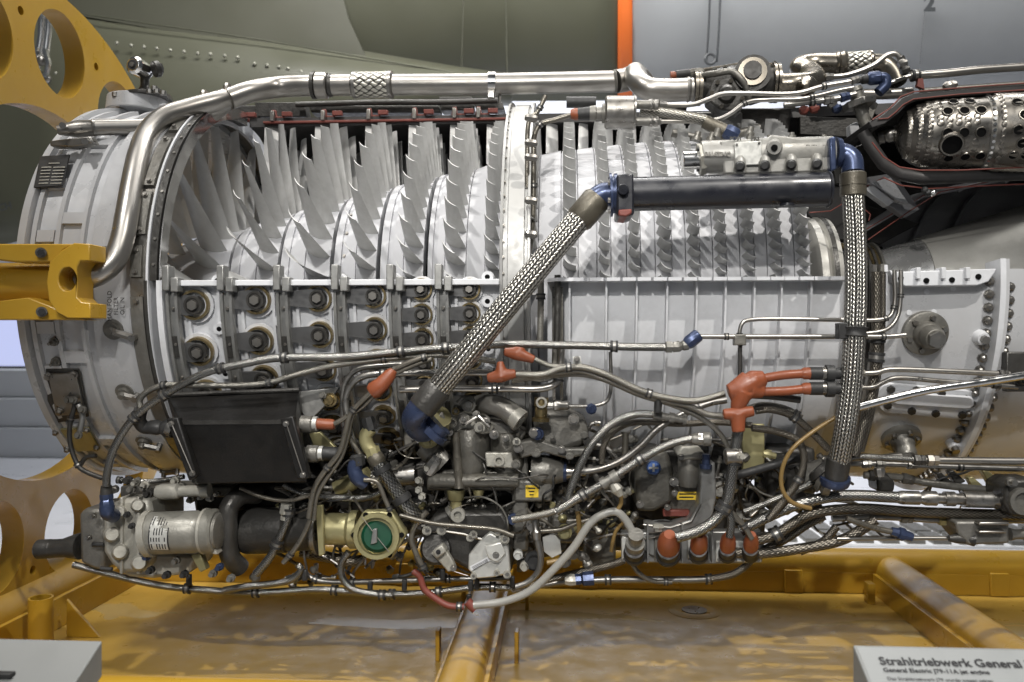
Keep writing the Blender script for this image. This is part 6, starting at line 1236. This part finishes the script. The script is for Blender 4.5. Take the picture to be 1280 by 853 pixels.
# left frame details: sensor strap and cable
H('cable', [(94, 482), (94, 500), (92, 512), (88, 526), (87, 548), (92, 570), (100, 585), (112, 592), (128, 598)], -.40, 3.4, 'cast_dark', (.36, .72)); H('cable', [(98, 506), (103, 518), (100, 540)], -.40, 4, 'bracket_steel'); H('cable', [(100, 582), (108, 572), (120, 570)], -.36, 3.4, 'cast_dark'); H('braided_hose', [(146, 600), (170, 602), (200, 601), (230, 596)], -.44, 3.6, 'braid_small', (.05,))
for x, y in ((93, 500), (104, 512), (99, 544), (86, 500)): knob(eng, x, y, -.41, 5, .012, 'cast_metal', 12, 'sensor_bolt')
H('cable', [(300, 610), (330, 622), (360, 626), (392, 618)], -.46, 3, 'tan_hose')
# a tangle of small lines and unions between the accessories
random.seed(21)
zones = [(400, 560, 560, 640), (480, 560, 640, 720), (640, 720, 570, 720), (720, 800, 540, 660), (300, 440, 620, 730), (880, 960, 560, 660), (560, 720, 600, 650)]
for k in range(120):
    x0, x1, y0, y1 = random.choice(zones); x, y = random.uniform(x0, x1), random.uniform(y0, y1); Y = random.uniform(-.405, -.33)
    pts = [(x, y, Y)]
    a = random.choice([0, 90, 180, 270]) + random.uniform(-35, 35)
    for s in range(random.randint(2, 4)):
        a += random.uniform(-60, 60); L = random.uniform(14, 38); x += L * math.cos(R_(a)); y += L * math.sin(R_(a)); y = min(max(y, y0 - 10), min(y1 + 8, 722)); pts.append((x, y, Y))
    hose('small_line', pts, Y, random.uniform(1.3, 2.8), random.choice(['dull_steel', 'tan_hose', 'cast_dark', 'steel', 'braid_dark', 'cast_metal', 'tan_hose']), eng, (), ((.05, random.choice(['dull_steel', 'cast_metal', 'olive_gold'])), (.95, random.choice(['dull_steel', 'cast_metal', 'cast_dark']))), 4, 8)
for k in range(110):
    x0, x1, y0, y1 = random.choice(zones); x, y = random.uniform(x0, x1), random.uniform(y0, y1); Y = random.uniform(-.40, -.33); a = random.uniform(0, 6.28); L = random.uniform(5, 16); r = random.uniform(2.5, 6.5)
    coll(eng, (x, y, Y), (x + L * math.cos(a), y + L * math.sin(a), Y - .01), 0, [(0, r), (.3, r), (.3, r * .75), (.55, r * .75), (.55, r * 1.15), (.85, r * 1.15), (1, r * .7)], random.choice(['cast_metal', 'cast_dark', 'dull_steel', 'cast_metal', 'cast_light', 'olive_gold', 'dull_steel']), random.choice([6, 8, 14]), 'fitting')

random.seed(77)
for k in range(46):
    x0, x1, y0, y1 = random.choice([(560, 730, 600, 660), (690, 800, 560, 710), (500, 660, 560, 650), (400, 540, 590, 640), (880, 1000, 560, 670), (980, 1180, 585, 665)])
    x, y = random.uniform(x0, x1), random.uniform(y0, y1); Y = random.uniform(-.47, -.42); a = random.uniform(0, 360); pts = [(x, y, Y + .05)]
    for q in range(random.randint(3, 5)):
        a += random.uniform(-45, 45); L = random.uniform(14, 30); x += L * math.cos(R_(a)); y += .7 * L * math.sin(R_(a)); y = min(max(y, y0 - 6), min(y1 + 6, 716)); pts.append((x, y, Y))
    pts[-1] = (x, y, Y + .06)
    hose('wire', pts, Y, random.uniform(1.0, 2.0), random.choice(['tan_hose', 'cast_dark', 'dull_steel', 'braid_dark', 'rubber', 'cast_metal']), eng, (), (), 5, 8)
# ================================================================== INFORMATION DESKS
def desk(name, label, ax, w, yb, Yb, xc):
    """sloping sign desk: back edge at row yb and depth Yb, the visible side edge at column xc"""
    z = W(xc, yb, Yb).z; x = W(xc, yb, Yb).x; t = math.atan(.487); L = .42
    o = thing(name, label, 'sign', (x + ax * w / 2, Yb - L / 2, -1.15))
    a, b = (x, x + w) if ax > 0 else (x - w, x); dy, dz = -L * math.cos(t), -L * math.sin(t)
    def wedge(a, b, Y0, z0, th, nm, m, bev, dl=0):
        v = []
        for xx in (a, b): v += [(xx, Y0, z0), (xx, Y0 + dy, z0 + dz), (xx, Y0 + dy, z0 + dz - th), (xx, Y0, z0 - th)]
        return MB().add(v, [(0, 1, 2, 3), (7, 6, 5, 4), (0, 4, 5, 1), (1, 5, 6, 2), (2, 6, 7, 3), (3, 7, 4, 0)]).build(nm, m, o, bev)
    wedge(a, b, Yb, z, .05, 'desk_body', 'sign_grey', .002)
    MB().box(((a + b) / 2, Yb - .16, (z - .12 - 1.15) / 2 - .02), (w * .5, .06, abs(-1.15 - z + .16))).build('desk_leg', 'sign_grey', o, .003)
    return o, a, b, z, t, wedge
o, a, b, z, t, wedge = desk('information_desk', 'sloping pale information desk with black lettering about the jet engine', 1, .62, 806, -1.05, 1066)
n = Vector((0, -math.sin(t), math.cos(t)))
wedge(a + .004, b - .004, Yb := -1.0545, z - .0045 * .487 + .0006, .002, 'sign_face', 'sign_face', 0)
up = Vector((0, math.cos(t), math.sin(t)))
top = Vector((a, -1.05, z)) + n * .0016
def line(tx, px, dn, size, off):
    p = top - up * dn; x = W(px, 0, p.y).x; return text(tx, Vector((x, p.y, p.z)), size, 'print_black', o, rot=(t, 0, 0), off=off, ext=.0001)
line('Strahltriebwerk General Electric J79-11A', 1099, .029, .0182, .0004); line('General Electric J79-11A jet engine', 1104, .0435, .0093, .0002); line('Das Strahltriebwerk J79 wurde wegen seiner', 1109, .0575, .0072, 0)
o2, a, b, z, t, wedge = desk('blank_desk', 'sloping plain grey desk top in the lower left corner, no lettering in view', -1, .5, 801, -1.05, 128)
MB().box((W(4, 849, -1.11).x, -1.112, z - .026), (.03, .012, .006)).build('desk_slot', 'rubber', o2, .001)
